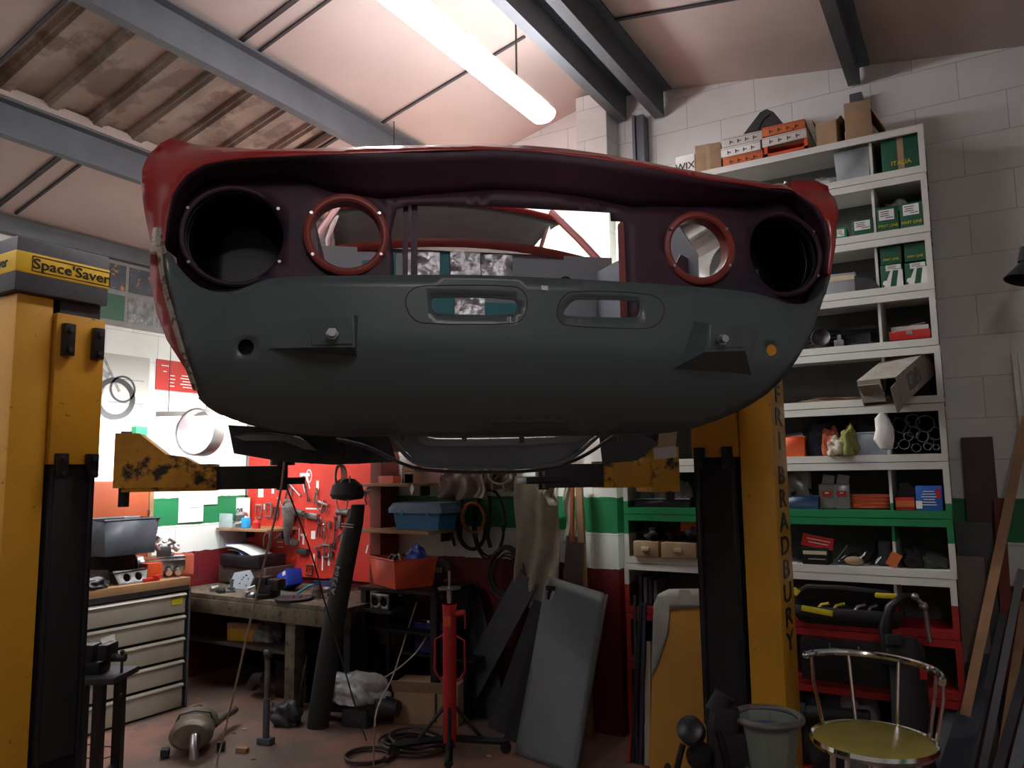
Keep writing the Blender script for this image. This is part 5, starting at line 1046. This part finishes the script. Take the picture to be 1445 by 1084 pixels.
# orange bin
t = bin_('parts_bin', 'large orange-red plastic bin right of the black leaning cover', 'tub', (wY(556, 815, 4.45).x, 4.55, .895), .44, .34, .2, pal('deeporange', (.55, .05, .012)), -.45, .86, rim=.016)
cloth('plastic_pouch', 'bright blue pouch in the orange-red bin', 'pouch', (wY(585, 785, 4.55).x, 4.58, 1.06), .075, .05, .09, 'blue', 91)
for k, (dx, lab) in enumerate(((-.14, 'steel bracket at the left in the orange-red bin'), (-.06, 'bent metal strap in the orange-red bin'), (-.01, 'pale hose end in the orange-red bin'))): G().tube([(0, 0, 0), (.03, .02, .05), (.09, 0, .04), (.07, -.03, 0)], .012).out('metal_offcut', ('dark', 'steel', 'cable')[k], None, lab, 'part', loc=(t.location.x+dx, 4.54, 1.06), rz=k)
G().box((0, 0, -.012), (.7, .5, .024)).box((-.32, .2, -.44), (.05, .05, .85)).box((.32, .2, -.44), (.05, .05, .85)).box((.32, -.2, -.44), (.05, .05, .85)).box((-.32, -.2, -.44), (.05, .05, .85)).box((0, 0, -.3), (.64, .4, .02)).out('side_table', 'black', None, 'dark steel stand supporting the orange-red bin', 'stand', loc=(wY(560, 815, 4.45).x+.05, 4.62, .89))
# two-hole block
t = thing('two_hole_block', 'dusty black block with two round holes under the orange-red bin', 'block', (wY(537, 866, 4.35).x, 4.4, .762-.0))
t.location.z = .745
sheet('face', [(-.085, 0), (.085, 0), (.085, .11), (-.085, .11)], [circ((-.04, .055), .032, 20), circ((.04, .055), .032, 20)], lambda a, b: Vector((a, -.06, b)), M['tool2'], t, h=.03, thick=.01)
G().box((0, .0, .055), (.17, .1, .11), bev=.004).out('block_body', 'black', t)
G().box((0, 0, 0), (.34, .2, .02)).box((.0, .08, -.36), (.03, .03, .72)).out('small_shelf', 'dark', None, 'narrow dark ledge under the two-hole block', 'ledge', loc=(t.location.x-.05, 4.42, .733))
# black leaning cover and hood
t = thing('black_cover', 'long black moulded cover with chalk writing, leaning beside the workbench', 'car part', (0, 0, 0))
a, b = Vector((-3.98, 4.02, .0)), Vector((wY(508, 712, 4.1).x, 4.1, wY(508, 712, 4.1).z))
g = G(); rows = []; d = (b-a); 
for i in range(13):
    f = i/12; c_ = a+d*f+Vector((-.03*sin(f*3), 0, 0)); wd = .083-.015*f+.012*sin(f*pi) if i < 12 else .05; dp = .09-.03*f
    rows.append([c_+Vector((wd*cos(q), -dp*max(0, sin(q))*1-.01*min(0, sin(q)), 0)) for q in [2*pi*j/16 for j in range(16)]])
g.rings(rows).out('cover_shell', 'rubber', t)
tt = text('A7384', .085, 'chalk_writing', 'grey', t, (a+d*.62)+Vector((-.005, -.085, .06)), (pi/2, -.0, 0), .0005); tt.rotation_euler = Euler((pi/2, pi/2-.2-pi, 0)) if False else Euler((radians(90), radians(-75), 0)); tt.scale = (.9, .6, 1)
p = a+d*.90+Vector((-.012, -.075, 0)); G().box(p, (.11, .006, .006), (0, .05, 0)).box(p+Vector((0, .003, .018)), (.11, .006, .006), (0, .05, 0)).out('chrome_strip', 'steel', t)
t = thing('lead_lamp_hood', 'round black hood hanging under the car with cream cord wound above it', 'lamp hood', wY(490, 692, 4.1), .0)
G().lathe([(0, .085), (.06, .08), (.12, .035), (.14, -.03), (.12, -.06), (.0, -.075)], n=28, sc=(1, .7)).out('hood', 'rubber', t)
for k in range(4):
    G().tube([(.05*cos(q)*(1-.12*k)-.03, -.03-.01*k, .1+.08*sin(q)) for q in [2*pi*j/18 for j in range(18)]], .005, 6, True).out('cord_loop', 'cable', t)
G().tube([(-.03, -.05, .06), (-.03, -.08, -.06), (.0, -.08, -.14), (.05, -.06, -.13), (.07, -.05, .0), (.06, -.04, .1)], .005).out('hanging_cord', 'cable', t)
# ------------------------------------------------------------------ back wall right of the shelves
coil('copper_pipe', 'coil of thin copper pipe hanging on the back wall', wY(670, 730, 4.9), .1, 4, .006, 'copper', 'y', .05, sq=1.1)
coil('air_hose', 'black hose looped around the copper coil on the back wall', wY(668, 742, 4.94), .13, 3, .008, 'rubber', 'y', .1, sq=1.3, seed=6)
coil('welding_cable', 'big loop of black cable hanging right of the copper coil', wY(692, 738, 4.93), .13, 2, .009, 'rubber', 'y', .12, sq=1.9, seed=8)
coil('welding_cable', 'tangled coil of brown cable low on the wall, left of the overalls', wY(718, 806, 4.9), .135, 10, .007, 'hose', 'y', .22, sq=1.25, seed=9, tail=(.17, .0, -.25))
for px, lab in ((640, 'black strap hanging under the blue toolbox, nearest the toolbox'), (652, 'black hose hanging left of the copper coil'), (690, 'thick black lead hanging straight down right of the copper coil')):
    p = wY(px, 700, 4.9); pipe('hanging_strap', lab, 'strap', [p, p+Vector((.01, -.01, -.15)), p+Vector((-.01, -.01, -.3)), p+Vector((.01, 0, -.38))], .016 if px == 690 else .011, 'rubber')
def bag(px0, px1, py0, py1, Y, lab, m, seed, name='plastic_bag', cat='bag', folds=5, dep=.04):
    rnd = random.Random(seed); x0, x1, z0, z1 = span((px0, py0), (px1, py1), Y); g = G(); nx, nz = 30, 40; V_ = []
    for j in range(nz+1):
        v = j/nz; row = []
        for i in range(nx+1):
            u = i/nx; fold = sin(u*pi*folds+seed+2.2*v+sin(v*5+seed))*dep*(.35+.65*v)*.5+sin(u*17+v*9+seed)*.006
            pinch = 1-.25*(1-v)*abs(sin(seed))
            row.append(g.b.verts.new(Vector(((x0+x1)/2+(u-.5)*(x1-x0)*pinch+.01*sin(v*9+seed), Y-.045+fold, z1-(z1-z0)*v+.01*sin(u*9+seed)*v))))
        V_.append(row)
    for j in range(nz):
        for i in range(nx): g.b.faces.new((V_[j][i], V_[j][i+1], V_[j+1][i+1], V_[j+1][i]))
    return g.out(name, m, None, lab, cat, solid=.004, smooth=60)
M['bagclear'] = mat('brownish_polythene', (.3, .25, .22), .25, var=.2)
M['bagclear'].node_tree.nodes['Principled BSDF'].inputs['Transmission Weight'].default_value = .3
bag(622, 694, 655, 704, 4.93, 'large brownish polythene bag hanging above the copper coil', 'bagclear', 1)
bag(690, 733, 650, 692, 4.94, 'smaller polythene bag of coiled cord hanging right of the large one', 'bagclear', 4)
coil('cord_coil', 'coil of cream cord inside the smaller polythene bag', wY(708, 672, 4.9), .09, 6, .006, 'cable', 'y', .08, sq=.6, seed=15)
bag(732, 794, 672, 856, 4.9, 'dirty cream overalls hanging on the back wall', 'cloth', 3.1, 'overalls', 'clothing', 4, .06)
bag(766, 792, 672, 712, 4.84, 'rolled cream sleeve of the overalls hanging over the front', 'cloth', 5.1, 'overall_sleeve', 'clothing', 3, .05)
bag(799, 815, 672, 765, 4.92, 'narrow cream cloth hanging between the overalls and the timber', 'cloth', 1.2, 'dust_cloth', 'cloth', 2, .04)
lean('timber_plank', 'long tan timber standing against the wall beside the pier', 'plank', Vector((wY(835, 960, 4.74).x, 4.7, .004)), wY(817, 676, 4.74), .045, .03, 'wood')
lean('timber_plank', 'thin reddish batten just left of the long tan timber', 'plank', Vector((wY(813, 960, 4.8).x, 4.72, .004)), wY(808, 676, 4.8), .02, .03, 'brown')
lean('steel_plate', 'brown steel plate leaning against the wall behind the grey door', 'plate', Vector((wY(804, 930, 4.72).x, 4.62, .004)), wY(815, 765, 4.72), .10, .01, 'darkwood')
lean('steel_plate', 'dark brown sheet behind the steel plate, left of the tan timber', 'plate', Vector((wY(793, 930, 4.78).x, 4.7, .004)), wY(809, 757, 4.82), .1, .01, pal('dkbrown', (.07, .035, .03)))
t = thing('wall_socket', 'round grey cable reel socket below the toolbox shelf', 'socket', wY(627, 803, 4.9), 0)
G().lathe([(0, 0), (.06, 0), (.08, .02), (.08, .07), (0, .075)], (0, 0, 0), (0, -1, 0), 28).out('reel_body', M['tool2'], t); G().box((0, -.08, .0), (.06, .02, .04), bev=.005).out('plug', 'cream', t)
# dark panels leaning under the cables
for k, (pa, pb, w_, lab) in enumerate((((640, 985, 4.62), (745, 815, 4.85), .2, 'long dark panel leaning diagonally behind the red jack'), ((700, 1010, 4.5), (765, 850, 4.8), .14, 'dark bumper blade leaning beside the grey door'), ((690, 960, 4.7), (650, 830, 4.9), .3, 'wide dark sheet standing behind the red jack'), ((720, 1015, 4.38), (760, 905, 4.62), .1, 'short dark strip leaning at the foot of the grey door'))):
    a = wY(*pa); a.z = 0.005; lean('dark_panel', lab, 'panel', a, wY(*pb), w_, .012, 'rubber' if k % 2 else 'dark')
# blue crate and cartons
t = bin_('blue_crate', 'dark blue plastic crate on the low shelf behind the red jack', 'crate', (wY(603, 930, 4.55).x, 4.66, .43), .26, .2, .2, pal('deepblue', (.01, .012, .12)), 0, .92)
G().box((0, 0, -.01), (.75, .34, .02)).box((-.3, 0, -.22), (.03, .3, .4)).box((.3, 0, -.22), (.03, .3, .4)).out('low_shelf', 'black', None, 'low dark shelf carrying the blue crate', 'shelf', loc=(-3.45, 4.72, .42))
G().cyl((-.08, 0, 0), (.08, .02, .0), .006).cyl((.02, 0, 0), (.03, -.03, .0), .01).out('chrome_bar', 'chrome', None, 'short bright bar resting across the blue crate', 'bar', loc=(wY(603, 892, 4.6).x, 4.6, .644))
for (a_, b_), (c_, d_), Y, lab, rz in (((556, 955), (632, 1002), 4.36, 'open cardboard carton on the floor behind the coiled hose', .3), ((530, 900), (552, 935), 4.62, 'small cardboard box on the low shelf left of the blue crate', 0)):
    x0, x1, z0, z1 = span((a_, b_), (c_, d_), Y); z0 = .001 if Y < 4.5 else .431; h_ = .27 if Y < 4.5 else .13
    t = thing('cardboard_carton', lab, 'box', ((x0+x1)/2, Y+.12, z0), rz); G().box((0, 0, h_/2), (x1-x0, .22, h_), bev=.003).out('box_body', 'card', t); G().box((-.02, -.13, h_-.02), (x1-x0-.02, .004, .1), (.5, 0, 0)).out('flap', 'card', t)
# bagged differential
t = thing('axle_unit', 'dark axle unit on the floor, wrapped in clear plastic with a paper tag', 'car part', (-3.78, 4.2, 0), .2)
G().tube([(-.28, 0, .1), (-.12, 0, .12), (0, 0, .14), (.12, 0, .13), (.3, 0, .12)], [.05, .06, .11, .09, .05], 16).box((.02, -.05, .06), (.2, .12, .12), bev=.02).cyl((-.34, 0, .07), (-.28, 0, .09), .07).out('axle_casing', 'dark', t)
o = cloth('plastic_wrap', None, None, (-.02, -.02, .15), .22, .14, .13, 'foil', 95, t); o.data.materials[0] = mat('wrinkled_polythene', (.42, .43, .42), .2, var=.3, scale=18, bump=.5)
G().box((-.23, -.13, .17), (.045, .002, .13), (0, .25, 0)).out('paper_tag', 'cream', t)
# transmission jack
jb = wZ(635, 1066)
t = thing('transmission_jack', 'tall red hydraulic jack column on a black castor base', 'jack', (jb.x, jb.y, 0), .3)
zt_ = onp(637, 852, (-sin(YAW), cos(YAW), 0), (-sin(YAW)*jb.x+cos(YAW)*jb.y)).z
G().cyl((0, 0, .08), (0, 0, zt_), .042, n=24).lathe([(.042, zt_-.02), (.046, zt_-.02), (.046, zt_), (0, zt_)], n=24).out('cylinder', pal('jackred', (.42, .014, .014)), t)
G().cyl((0, 0, zt_), (0, 0, zt_+.09), .016).out('ram', 'chrome', t); G().lathe([(0, zt_+.09), (.07, zt_+.09), (.07, zt_+.1), (0, zt_+.1)]).cyl((0, 0, zt_+.1), (0, 0, zt_+.2), .008).out('saddle', 'steel', t)
for s in (-1, 1): G().tube([(s*.042, 0, zt_-.19), (s*.095, 0, zt_-.22), (s*.1, 0, zt_-.4), (s*.06, 0, zt_-.46), (s*.042, 0, zt_-.46)], .006).out('handle', 'jackred', t)
G().cyl((.04, 0, zt_-.06), (.1, 0, zt_-.05), .018).box((.1, 0, zt_-.1), (.008, .008, .1)).out('valve', 'jackred', t)
G().box((0, -.0455, zt_-.1), (.045, .002, .06)).out('sticker', 'orange', t)
for i in range(4):
    a = i*pi/2+.3; c_, s_ = cos(a), sin(a)
    l = G().tube([(0, 0, .1), (.33*c_, .33*s_, .07)], .022, 4).tube([(.02*c_, .02*s_, .3), (.2*c_, .2*s_, .09)], .012, 6).out('leg', 'black', t)
    G().cyl((.34*c_-.012*s_, .34*s_+.012*c_, .035), (.34*c_+.012*s_, .34*s_-.012*c_, .035), .034).box((.34*c_, .34*s_, .07), (.04, .04, .02)).out('castor', 'rubber', l)
# brown hose
hz_ = wZ(585, 1055)
coil('rubber_hose', 'brown rubber hose heaped on the floor around the jack foot', (hz_.x-.0, hz_.y+.02, .0), .2, 7, .009, 'hose', 'z', .35, sq=.8, seed=21)
coil('rubber_hose', 'single brown hose loop on the floor left of the heap', tuple(wZ(520, 1072)), .13, 2, .009, 'hose', 'z', .1, sq=1, seed=22)
def hang(name, lab, pts, r, m): return pipe(name, lab, 'cable', smoothpoly([tuple(p) for p in pts], 2, False), r, m)
hang('hanging_cable', 'long pale cable hanging from under the car down to the floor', [pd(404, 612, 3.3), pd(398, 690, 3.4), pd(374, 790, 3.5), pd(352, 880, 3.6), pd(330, 980, 3.7), wZ(306, 1078)+Vector((0, 0, .006))], .005, 'cable')
hang('hanging_cable', 'thin dark cord running from under the car to the floor by the bagged axle', [pd(405, 690, 4.0), pd(440, 780, 4.0), pd(458, 850, 4.05), pd(482, 930, 4.1), pd(505, 1010, 4.1), wZ(517, 1046)+Vector((0, 0, .005))], .004, 'dark')
hang('hanging_cable', 'white cable from the reel socket looping over the bagged axle', [wY(629, 812, 4.86), wY(618, 860, 4.7), wY(600, 905, 4.5), wY(575, 935, 4.4), wY(530, 965, 4.3), wY(500, 958, 4.2)], .005, 'cable')
hang('hanging_cable', 'second pale cable dropping to the floor beside the bagged axle', [wY(588, 850, 4.6), wY(575, 890, 4.5), wY(558, 945, 4.4), wY(550, 965, 4.25), pd(530, 1000, 4.0), pd(528, 1040, 3.9), wZ(527, 1083)+Vector((0, 0, .005))], .005, 'cable')
# grey leaning door panel
def leanpanel(name, lab, cat, corners, m, holes=(), th=.02, bulge=.02, par=None, lab2=None):
    """corners: bl, br, tr, tl world points; holes in unit coords"""
    bl, br, tr, tl = [Vector(c) for c in corners]; nrm = (br-bl).cross(tl-bl).normalized()
    fn = lambda u, v: (bl*(1-u)+br*u)*(1-v)+(tl*(1-u)+tr*u)*v+nrm*bulge*(1-(2*u-1)**2)
    return fn, nrm
cor = [wZ(727, 1064), wZ(812, 1095), Vector(wY(855, 838, 4.62)), Vector(wY(772, 813, 4.62))]
fn, nr = leanpanel('', '', '', cor, '', bulge=.006)
t = thing('door_panel', 'grey primed car door skin leaning against the pier', 'car panel', (0, 0, 0))
sheet('door_skin', [(.0, .02), (.03, 0), (.97, 0), (1, .02), (1, .98), (.97, 1), (.06, 1), (0, .96)], [[(.07, .865), (.12, .865), (.15, .93), (.13, .945), (.09, .94), (.06, .9)]], fn, pal('doorgrey', (.12, .135, .145), rough=.4, var=.08, scale=3), t, h=.06, thick=.012)
G().rings([[fn(u, v)+nr*-.012*k for u, v in ((0, 0), (0, 1))] for k in (0, 2)], cap=False).rings([[fn(u, v)+nr*-.012*k for u, v in ((1, 0), (1, 1))] for k in (0, 2)], cap=False).out('door_flange', 'doorgrey', t, solid=.003)
G().box(fn(.1, .9)-nr*.02, (.07, .03, .12)).out('lock_recess', 'black', t)
cor = [wY(918, 1130, 4.25), wY(1012, 1130, 4.25), wY(1004, 845, 4.45), wY(922, 845, 4.45)]
cor[0].z = cor[1].z = .005
fn, nr = leanpanel('', '', '', cor, '')
t = thing('door_panel', 'yellow-ochre car door panel with grey filler edges behind the right lift post', 'car panel', (0, 0, 0))
M['ochre'] = mat('ochre_paint', (.5, .24, .03), .4, var=.06, scale=3, col2=(.3, .28, .24), amt=.36, spots=3.2)
sheet('door_skin', [(0, 0), (.2, 0), (1, 0), (1, 1), (.85, 1.05), (.3, 1.05), (.1, 1.02), (.02, .96)], [], fn, 'ochre', t, h=.06, thick=.012)
sheet('filler_edge', [(.0, .55), (.1, .6), (.3, .8), (.32, .93), (.9, .95), (1, 1), (.85, 1.055), (.3, 1.055), (.1, 1.025), (.015, .96)], [], lambda u, v: fn(u, v)+nr*.009, pal('filler', (.3, .29, .26), var=.15, scale=10), t, h=.04, thick=.002)
sheet('lock_slot', circ((.3, .06), .06, 14, .04), [], lambda u, v: fn(u, v)+nr*.009, 'black', t, h=.05, thick=.002)
for k, (pa, pb, r, m_, lab) in enumerate(((( 893, 1100), (905, 850), .012, 'rubber', 'black rod leaning in the corner by the pier, leftmost'), ((905, 1100), (910, 850), .01, pal('bluerod', (.03, .03, .09)), 'dark blue rod leaning beside the pier'), ((912, 1100), (903, 860), .009, 'rubber', 'thin black rod crossing the others beside the pier'), ((889, 1100), (906, 930), .012, 'red', 'dull red rod leaning low beside the pier'), ((916, 1100), (915, 905), .018, 'cream', 'pale bamboo cane left of the ochre door panel'), ((900, 1100), (896, 840), .008, 'dark', 'slim steel rod against the red part of the pier'))):
    a = wY(*pa, 4.42); a.z = .004; b = wY(*pb, 4.55); lean('rod', lab, 'rod', a, b, r*2, r*2, m_)
# muffler, stand and oddments on the floor
mp = wZ(268, 1070)
t = thing('exhaust_silencer', 'rusty oval exhaust silencer with tailpipes lying on the floor', 'silencer', (mp.x, mp.y, 0), YAW+.25)
G().lathe([(0, -.02), (.1, -.02), (.125, 0), (.13, .02), (.125, .04), (.125, .3), (.1, .32), (0, .32)], (0, 0, .13), (0, 1, 0), 32, sc=(1, .72)).out('silencer_body', pal('rustgrey', (.17, .14, .11), rough=.5, metal=.4, var=.3, scale=12), t)
G().tube([(.03, -.02, .13), (.03, -.07, .14), (.035, -.11, .1), (.04, -.13, .03)], .026, 14).out('tailpipe', 'steel', t); G().tube([(-.06, .3, .15), (-.06, .42, .17), (-.02, .5, .16)], .03, 12).tube([(.1, .3, .1), (.14, .45, .1), (.2, .6, .1)], .026, 12).out('inlet_pipe', 'rustgrey', t)
G().tube([(-.13, .16, .12), (-.09, .16, .215), (.0, .16, .232), (.09, .16, .215), (.13, .16, .12)], .006).box((-.15, .05, .03), (.05, .06, .05), bev=.01).box((.17, .08, .03), (.05, .05, .06), bev=.01).out('mounting_strap', 'dark', t)
sp = wZ(375, 1050)
t = thing('suspension_strut', 'upright dark telescopic strut standing on a small foot beside the workbench', 'strut', (sp.x, sp.y, 0), .2)
G().box((0, 0, .02), (.1, .06, .04), bev=.006).cyl((0, 0, .04), (0, 0, .28), .022).out('foot_tube', 'galv', t); G().cyl((0, 0, .28), (.0, 0, .52), .017).out('inner_tube', M['tool2'], t); G().tube([(0, 0, .52), (.0, 0, .56), (.03, 0, .58)], .02).cyl((-.02, -.005, .56), (.03, .005, .56), .024).out('top_eye', 'dark', t)
cloth('hub_casting', 'greasy wheel hub casting on the floor at the foot of the bench leg', 'casting', tuple(wZ(405, 1022)), .12, .09, .1, 'dark', 97)
G().box((0, 0, .06), (.05, .03, .07), (0, .2, 0), bev=.004).out('shiny_bracket', 'steel', None, 'bright folded bracket lying against the hub casting', 'bracket', loc=wZ(396, 1005)+Vector((0, -.1, 0)))
G().box((0, 0, .015), (.075, .04, .03), bev=.003).out('wood_block', 'wood', None, 'small wooden block alone on the open floor', 'block', loc=wZ(342, 1062), rz=.3)
for k, (px, py) in enumerate(((330, 1035), (345, 1030), (785, 1058), (690, 1068), (358, 1072))): G().box((0, 0, .004), (.025, .015, .008), (0, 0, k)).out('debris_chip', 'cream' if k % 2 else 'steel', None, 'tiny pale chip of debris on the floor', 'debris', 'scattered debris chips on the floor', loc=wZ(px, py))
# ------------------------------------------------------------------ right foreground
sp = pd(1232, 1045, 3.1)
t = thing('bar_stool', 'chrome bar stool with a low spindle back and olive-yellow round seat', 'stool', (sp.x, sp.y, 0), YAW)
SH = sp.z+.01
G().lathe([(0, SH+.012), (.15, SH+.012), (.2, SH+.004), (.218, SH-.012), (.215, SH-.03), (0, SH-.03)], n=48).out('seat', mat('olive_vinyl', (.4, .34, .07), .35, var=.15, scale=6, col2=(.1, .07, .04), amt=.3, spots=9), t)
G().lathe([(.222, -.03), (.23, -.015), (.226, 0), (.215, -.006), (.215, -.03), (.222, -.03)], (0, 0, SH), n=48).out('seat_rim', 'chrome', t)
def arc(a, r, z): return Vector((r*cos(a), r*sin(a), z))
A0, A1 = radians(168), radians(-18)
rail = [arc(radians(134-166*i/16)+.0, .25+.02*sin(pi*i/16), SH+.27-.035*(i/16)) for i in range(17)]
G().tube(rail, .014, 10).ball(rail[0], .016).out('back_rail', 'chrome', t)
for i in (1, 5, 9, 13, 15):
    a = rail[i]; an = atan2(a.y, a.x); G().tube([a, arc(an, .25, SH+.16), arc(an, .215, SH-.01)], .008, 8).out('spindle', 'chrome', t)
G().cyl((0, 0, SH-.03), (0, 0, .06), .028).out('column', 'chrome', t)
for i in range(4):
    an = i*pi/2+.6; G().tube([arc(an, .17, SH-.03), arc(an, .2, .3), arc(an, .25, .012)], .012, 8).out('leg', 'chrome', t)
G().tube([arc(2*pi*i/28, .2, .26) for i in range(28)], .009, 8, True).out('footrest', 'chrome', t)
# pedestal machine
bp_ = pd(1083, 1012, 2.9)
t = thing('pedestal_funnel', 'grey-green eight-sided funnel with a thick dark rim on a pedestal', 'machine', (bp_.x, bp_.y, 0), YAW)
ZH = bp_.z
M['hammer'] = mat('grey_green_paint', (.17, .2, .17), .4, var=.06)
def octa(r, z): return [Vector((r*cos(pi/4*i+pi/8), r*sin(pi/4*i+pi/8), z)) for i in range(8)]
G().rings([octa(.02, ZH-.09), octa(.075, ZH-.09), octa(.105, ZH-.005), octa(.11, ZH-.005), octa(.085, ZH-.16), octa(.078, ZH-.2), octa(.0, ZH-.2)], cap=False).out('funnel', 'hammer', t, smooth=20)
G().tube([(.117*cos(2*pi*i/40), .117*sin(2*pi*i/40), ZH) for i in range(40)], .0125, 10, True).out('rim', M['tool2'], t)
G().lathe([(0, 0), (.05, 0), (.05, .015), (.02, .02), (0, .02)], (-.015, 0, ZH-.04)).out('hub_cap', M['tool2'], t); G().lathe([(0, 0), (.02, 0), (0, .003)], (-.015, 0, ZH-.018)).out('blue_cap', 'blue', t)
G().lathe([(0, 0), (.16, 0), (.16, .03), (.07, .05), (.06, ZH-.25), (.1, ZH-.22), (.1, ZH-.17), (0, ZH-.17)], n=32).out('pedestal', 'hammer', t)
G().cyl((-.12, 0, ZH-.1), (-.085, 0, ZH-.1), .016, n=8).out('brass_fitting', 'gold', t)
kp = pd(998, 1030, 2.9)
t = thing('clamp_stand', 'black clamp stand with round pads and curved arms beside the funnel', 'machine', (kp.x, kp.y, 0), YAW)
G().lathe([(0, -.02), (.04, -.02), (.048, -.01), (.048, .03), (.03, .04), (0, .04)], (-.06, -.02, kp.z+.0), (-.3, -.5, .4), 24).lathe([(0, -.02), (.045, -.02), (.05, 0), (.04, .03), (0, .03)], (-.03, 0, kp.z-.09), (0, -.4, .6), 24).out('round_pad', 'black', t)
G().box((.06, 0, kp.z+.03), (.1, .09, .12), (0, .2, 0), bev=.03).box((.07, 0, kp.z-.06), (.12, .09, .12), bev=.02).cyl((.03, 0, kp.z+.06), (.07, 0, kp.z+.12), .038).out('clamp_head', 'rubber', t)
G().tube([(-.09, 0, kp.z-.05), (-.12, 0, kp.z-.15), (-.13, 0, .3), (-.13, 0, .0)], .012).tube([(.03, -.04, kp.z+.01), (.05, -.05, kp.z-.08), (.06, -.05, kp.z-.2), (.06, -.05, 0)], .012).out('curved_arm', 'black', t)
G().cyl((.08, .02, kp.z-.1), (.08, .02, 0), .04).box((.0, 0, .01), (.3, .2, .02)).out('stand_column', 'black', t)
# boards and stock against the right of the wall
for pa, pb, wd, Y, m_, lab in ((('b', 1378), 617, .15, 4.95, pal('maroonboard', (.07, .035, .032)), 'dark brown board standing tallest against the wall right of the shelving'), (('b', 1373), 737, .17, 4.86, pal('slatebox', (.06, .065, .065)), 'slate grey board in front of the dark brown board'), (('b', 1368), 785, .13, 4.80, pal('taupe', (.17, .13, .11), var=.06), 'taupe cardboard-brown board in front of the slate board')):
    px = pa[1]; top = wY(px, pb, Y); G().box((0, 0, top.z/2), (wd, .018, top.z), bev=.002).out('board', m_, None, lab, 'board', loc=(top.x, Y, 0))
lean('board', 'red-painted plank leaning right of the taupe board', 'board', Vector((.06, 4.78, .005)), wY(1410, 703, 4.88), .05, .015, 'brownred')
lean('timber_plank', 'long raw timber batten leaning across the right corner', 'plank', wY(1362, 1010, 4.45), pd(1449, 590, 4.05), .045, .03, 'wood')
bpv = [((1300, 1150), (1378, 905), .07, .012, 'galv', 'grey steel channel leaning beside the stool back', 3.9), ((1322, 1160), (1400, 905), .11, .01, pal('bluesteel', (.02, .028, .045), rough=.5), 'dark blue-grey flat sheet leaning beside the stool', 3.8), ((1352, 1160), (1422, 830), .035, .03, 'dark', 'dark angle iron leaning in the right corner, leftmost bar', 3.9), ((1372, 1160), (1440, 800), .035, .03, M['under'], 'dark steel bar leaning second from the left in the right corner', 3.9), ((1400, 1160), (1446, 850), .04, .03, 'wood', 'short tan timber leaning among the dark bars', 3.8), ((1388, 1160), (1452, 930), .04, .03, 'dark', 'dark square bar leaning among the stock at the right edge', 3.6), ((1415, 1160), (1462, 960), .05, .01, 'galv', 'grey strip leaning at the far right edge', 3.5), ((1340, 1160), (1412, 900), .03, .03, 'darkwood', 'dark timber strip leaning behind the blue-grey sheet', 4.0)]
for a_, b_, wd, th, m_, lab, d in bpv:
    b = pd(*b_, d+.35); r = ray(*a_); a = pd(a_[0], a_[1], d); a = a+(a-b)*((a.z-.004)/(b.z-a.z)) if b.z > a.z else a
    if b.y > 4.9: b = Vector((b.x, 4.9, b.z))
    if a.y > 4.85: a = Vector((a.x, 4.85, a.z))
    lean('metal_stock' if m_ not in ('wood', 'darkwood') else 'timber_strip', lab, 'bar', a, b, wd, th, m_)
for k, px in enumerate((1430, 1439)):
    b = wY(px, 497, 4.95); lean('white_pipe', 'pale tall rail standing against the wall, %s of the pair at the right edge' % ('left', 'right')[k], 'rail', Vector((b.x+.05, 4.93, .004)), b, .022, .02, 'white')
lp = pd(1447, 385, 3.6)
t = thing('wall_lamp', 'dark lamp shade jutting in at the right edge', 'lamp', lp, YAW)
G().lathe([(.0, .06), (.03, .05), (.085, -.04), (.08, -.04), (.025, .045), (0, .05)], n=32, ax=(.3, 0, 1)).cyl((0, 0, .05), (.02, 0, .12), .03).out('lamp_shade', 'rubber', t); G().tube([(.02, 0, .1), (.15, 0, .3), (.3, 0, .3)], .012).out('lamp_arm', 'rubber', t)
# portable drill-press style clamp by the tool bag
dp = pd(1278, 900, 3.95)
t = thing('vacuum_cleaner', 'black upright machine with a curved hose handle beside the tool bag', 'machine', (dp.x, dp.y, 0), YAW)
G().lathe([(0, 0), (.13, 0), (.13, .04), (.09, .3), (.08, dp.z-.05), (.05, dp.z), (0, dp.z)], n=28).out('machine_body', 'rubber', t)
G().tube([(-.08, 0, dp.z-.12), (-.1, 0, dp.z+.05), (-.07, 0, dp.z+.15), (.0, 0, dp.z+.2), (.06, 0, dp.z+.2)], [.035, .03, .022, .018, .014], 12).out('hose', 'black', t)
G().tube([(.05, -.02, dp.z+.2), (.09, -.02, dp.z+.16), (.1, -.02, dp.z+.1), (.11, -.02, dp.z-.02)], .012).ball((.05, -.02, dp.z+.2), .02).ball((.09, -.02, dp.z+.155), .022).out('lever', 'steel', t)
G().box((-.08, -.04, dp.z), (.075, .03, .05), bev=.006).box((-.08, -.04, dp.z-.06), (.07, .03, .04), bev=.006).out('clip', 'dark', t); G().box((.03, -.088, dp.z-.15), (.035, .004, .06)).out('red_switch', 'red', t)
# parts carried on the right lift arm
ap = pd(930, 640, 3.45)
t = thing('open_carton', 'small white open carton resting on the right lift arm', 'box', (ap.x+.02, ap.y, 1.757), YAW)
G().box((0, 0, .025), (.1, .08, .05), (0, -.1, 0)).out('box_body', 'paper', t); G().box((.02, 0, .085), (.08, .003, .08), (.2, .1, 0)).out('flap', 'cream', t)
G().box((0, 0, .02), (.09, .05, .035), (0, -.12, .2), bev=.002).out('parts_box', pal('printblue'  , (.02, .12, .5)), None, 'blue and white box beside the small white carton on the right lift arm', 'box', loc=(ap.x-.1, ap.y-.05, 1.76), rz=YAW)
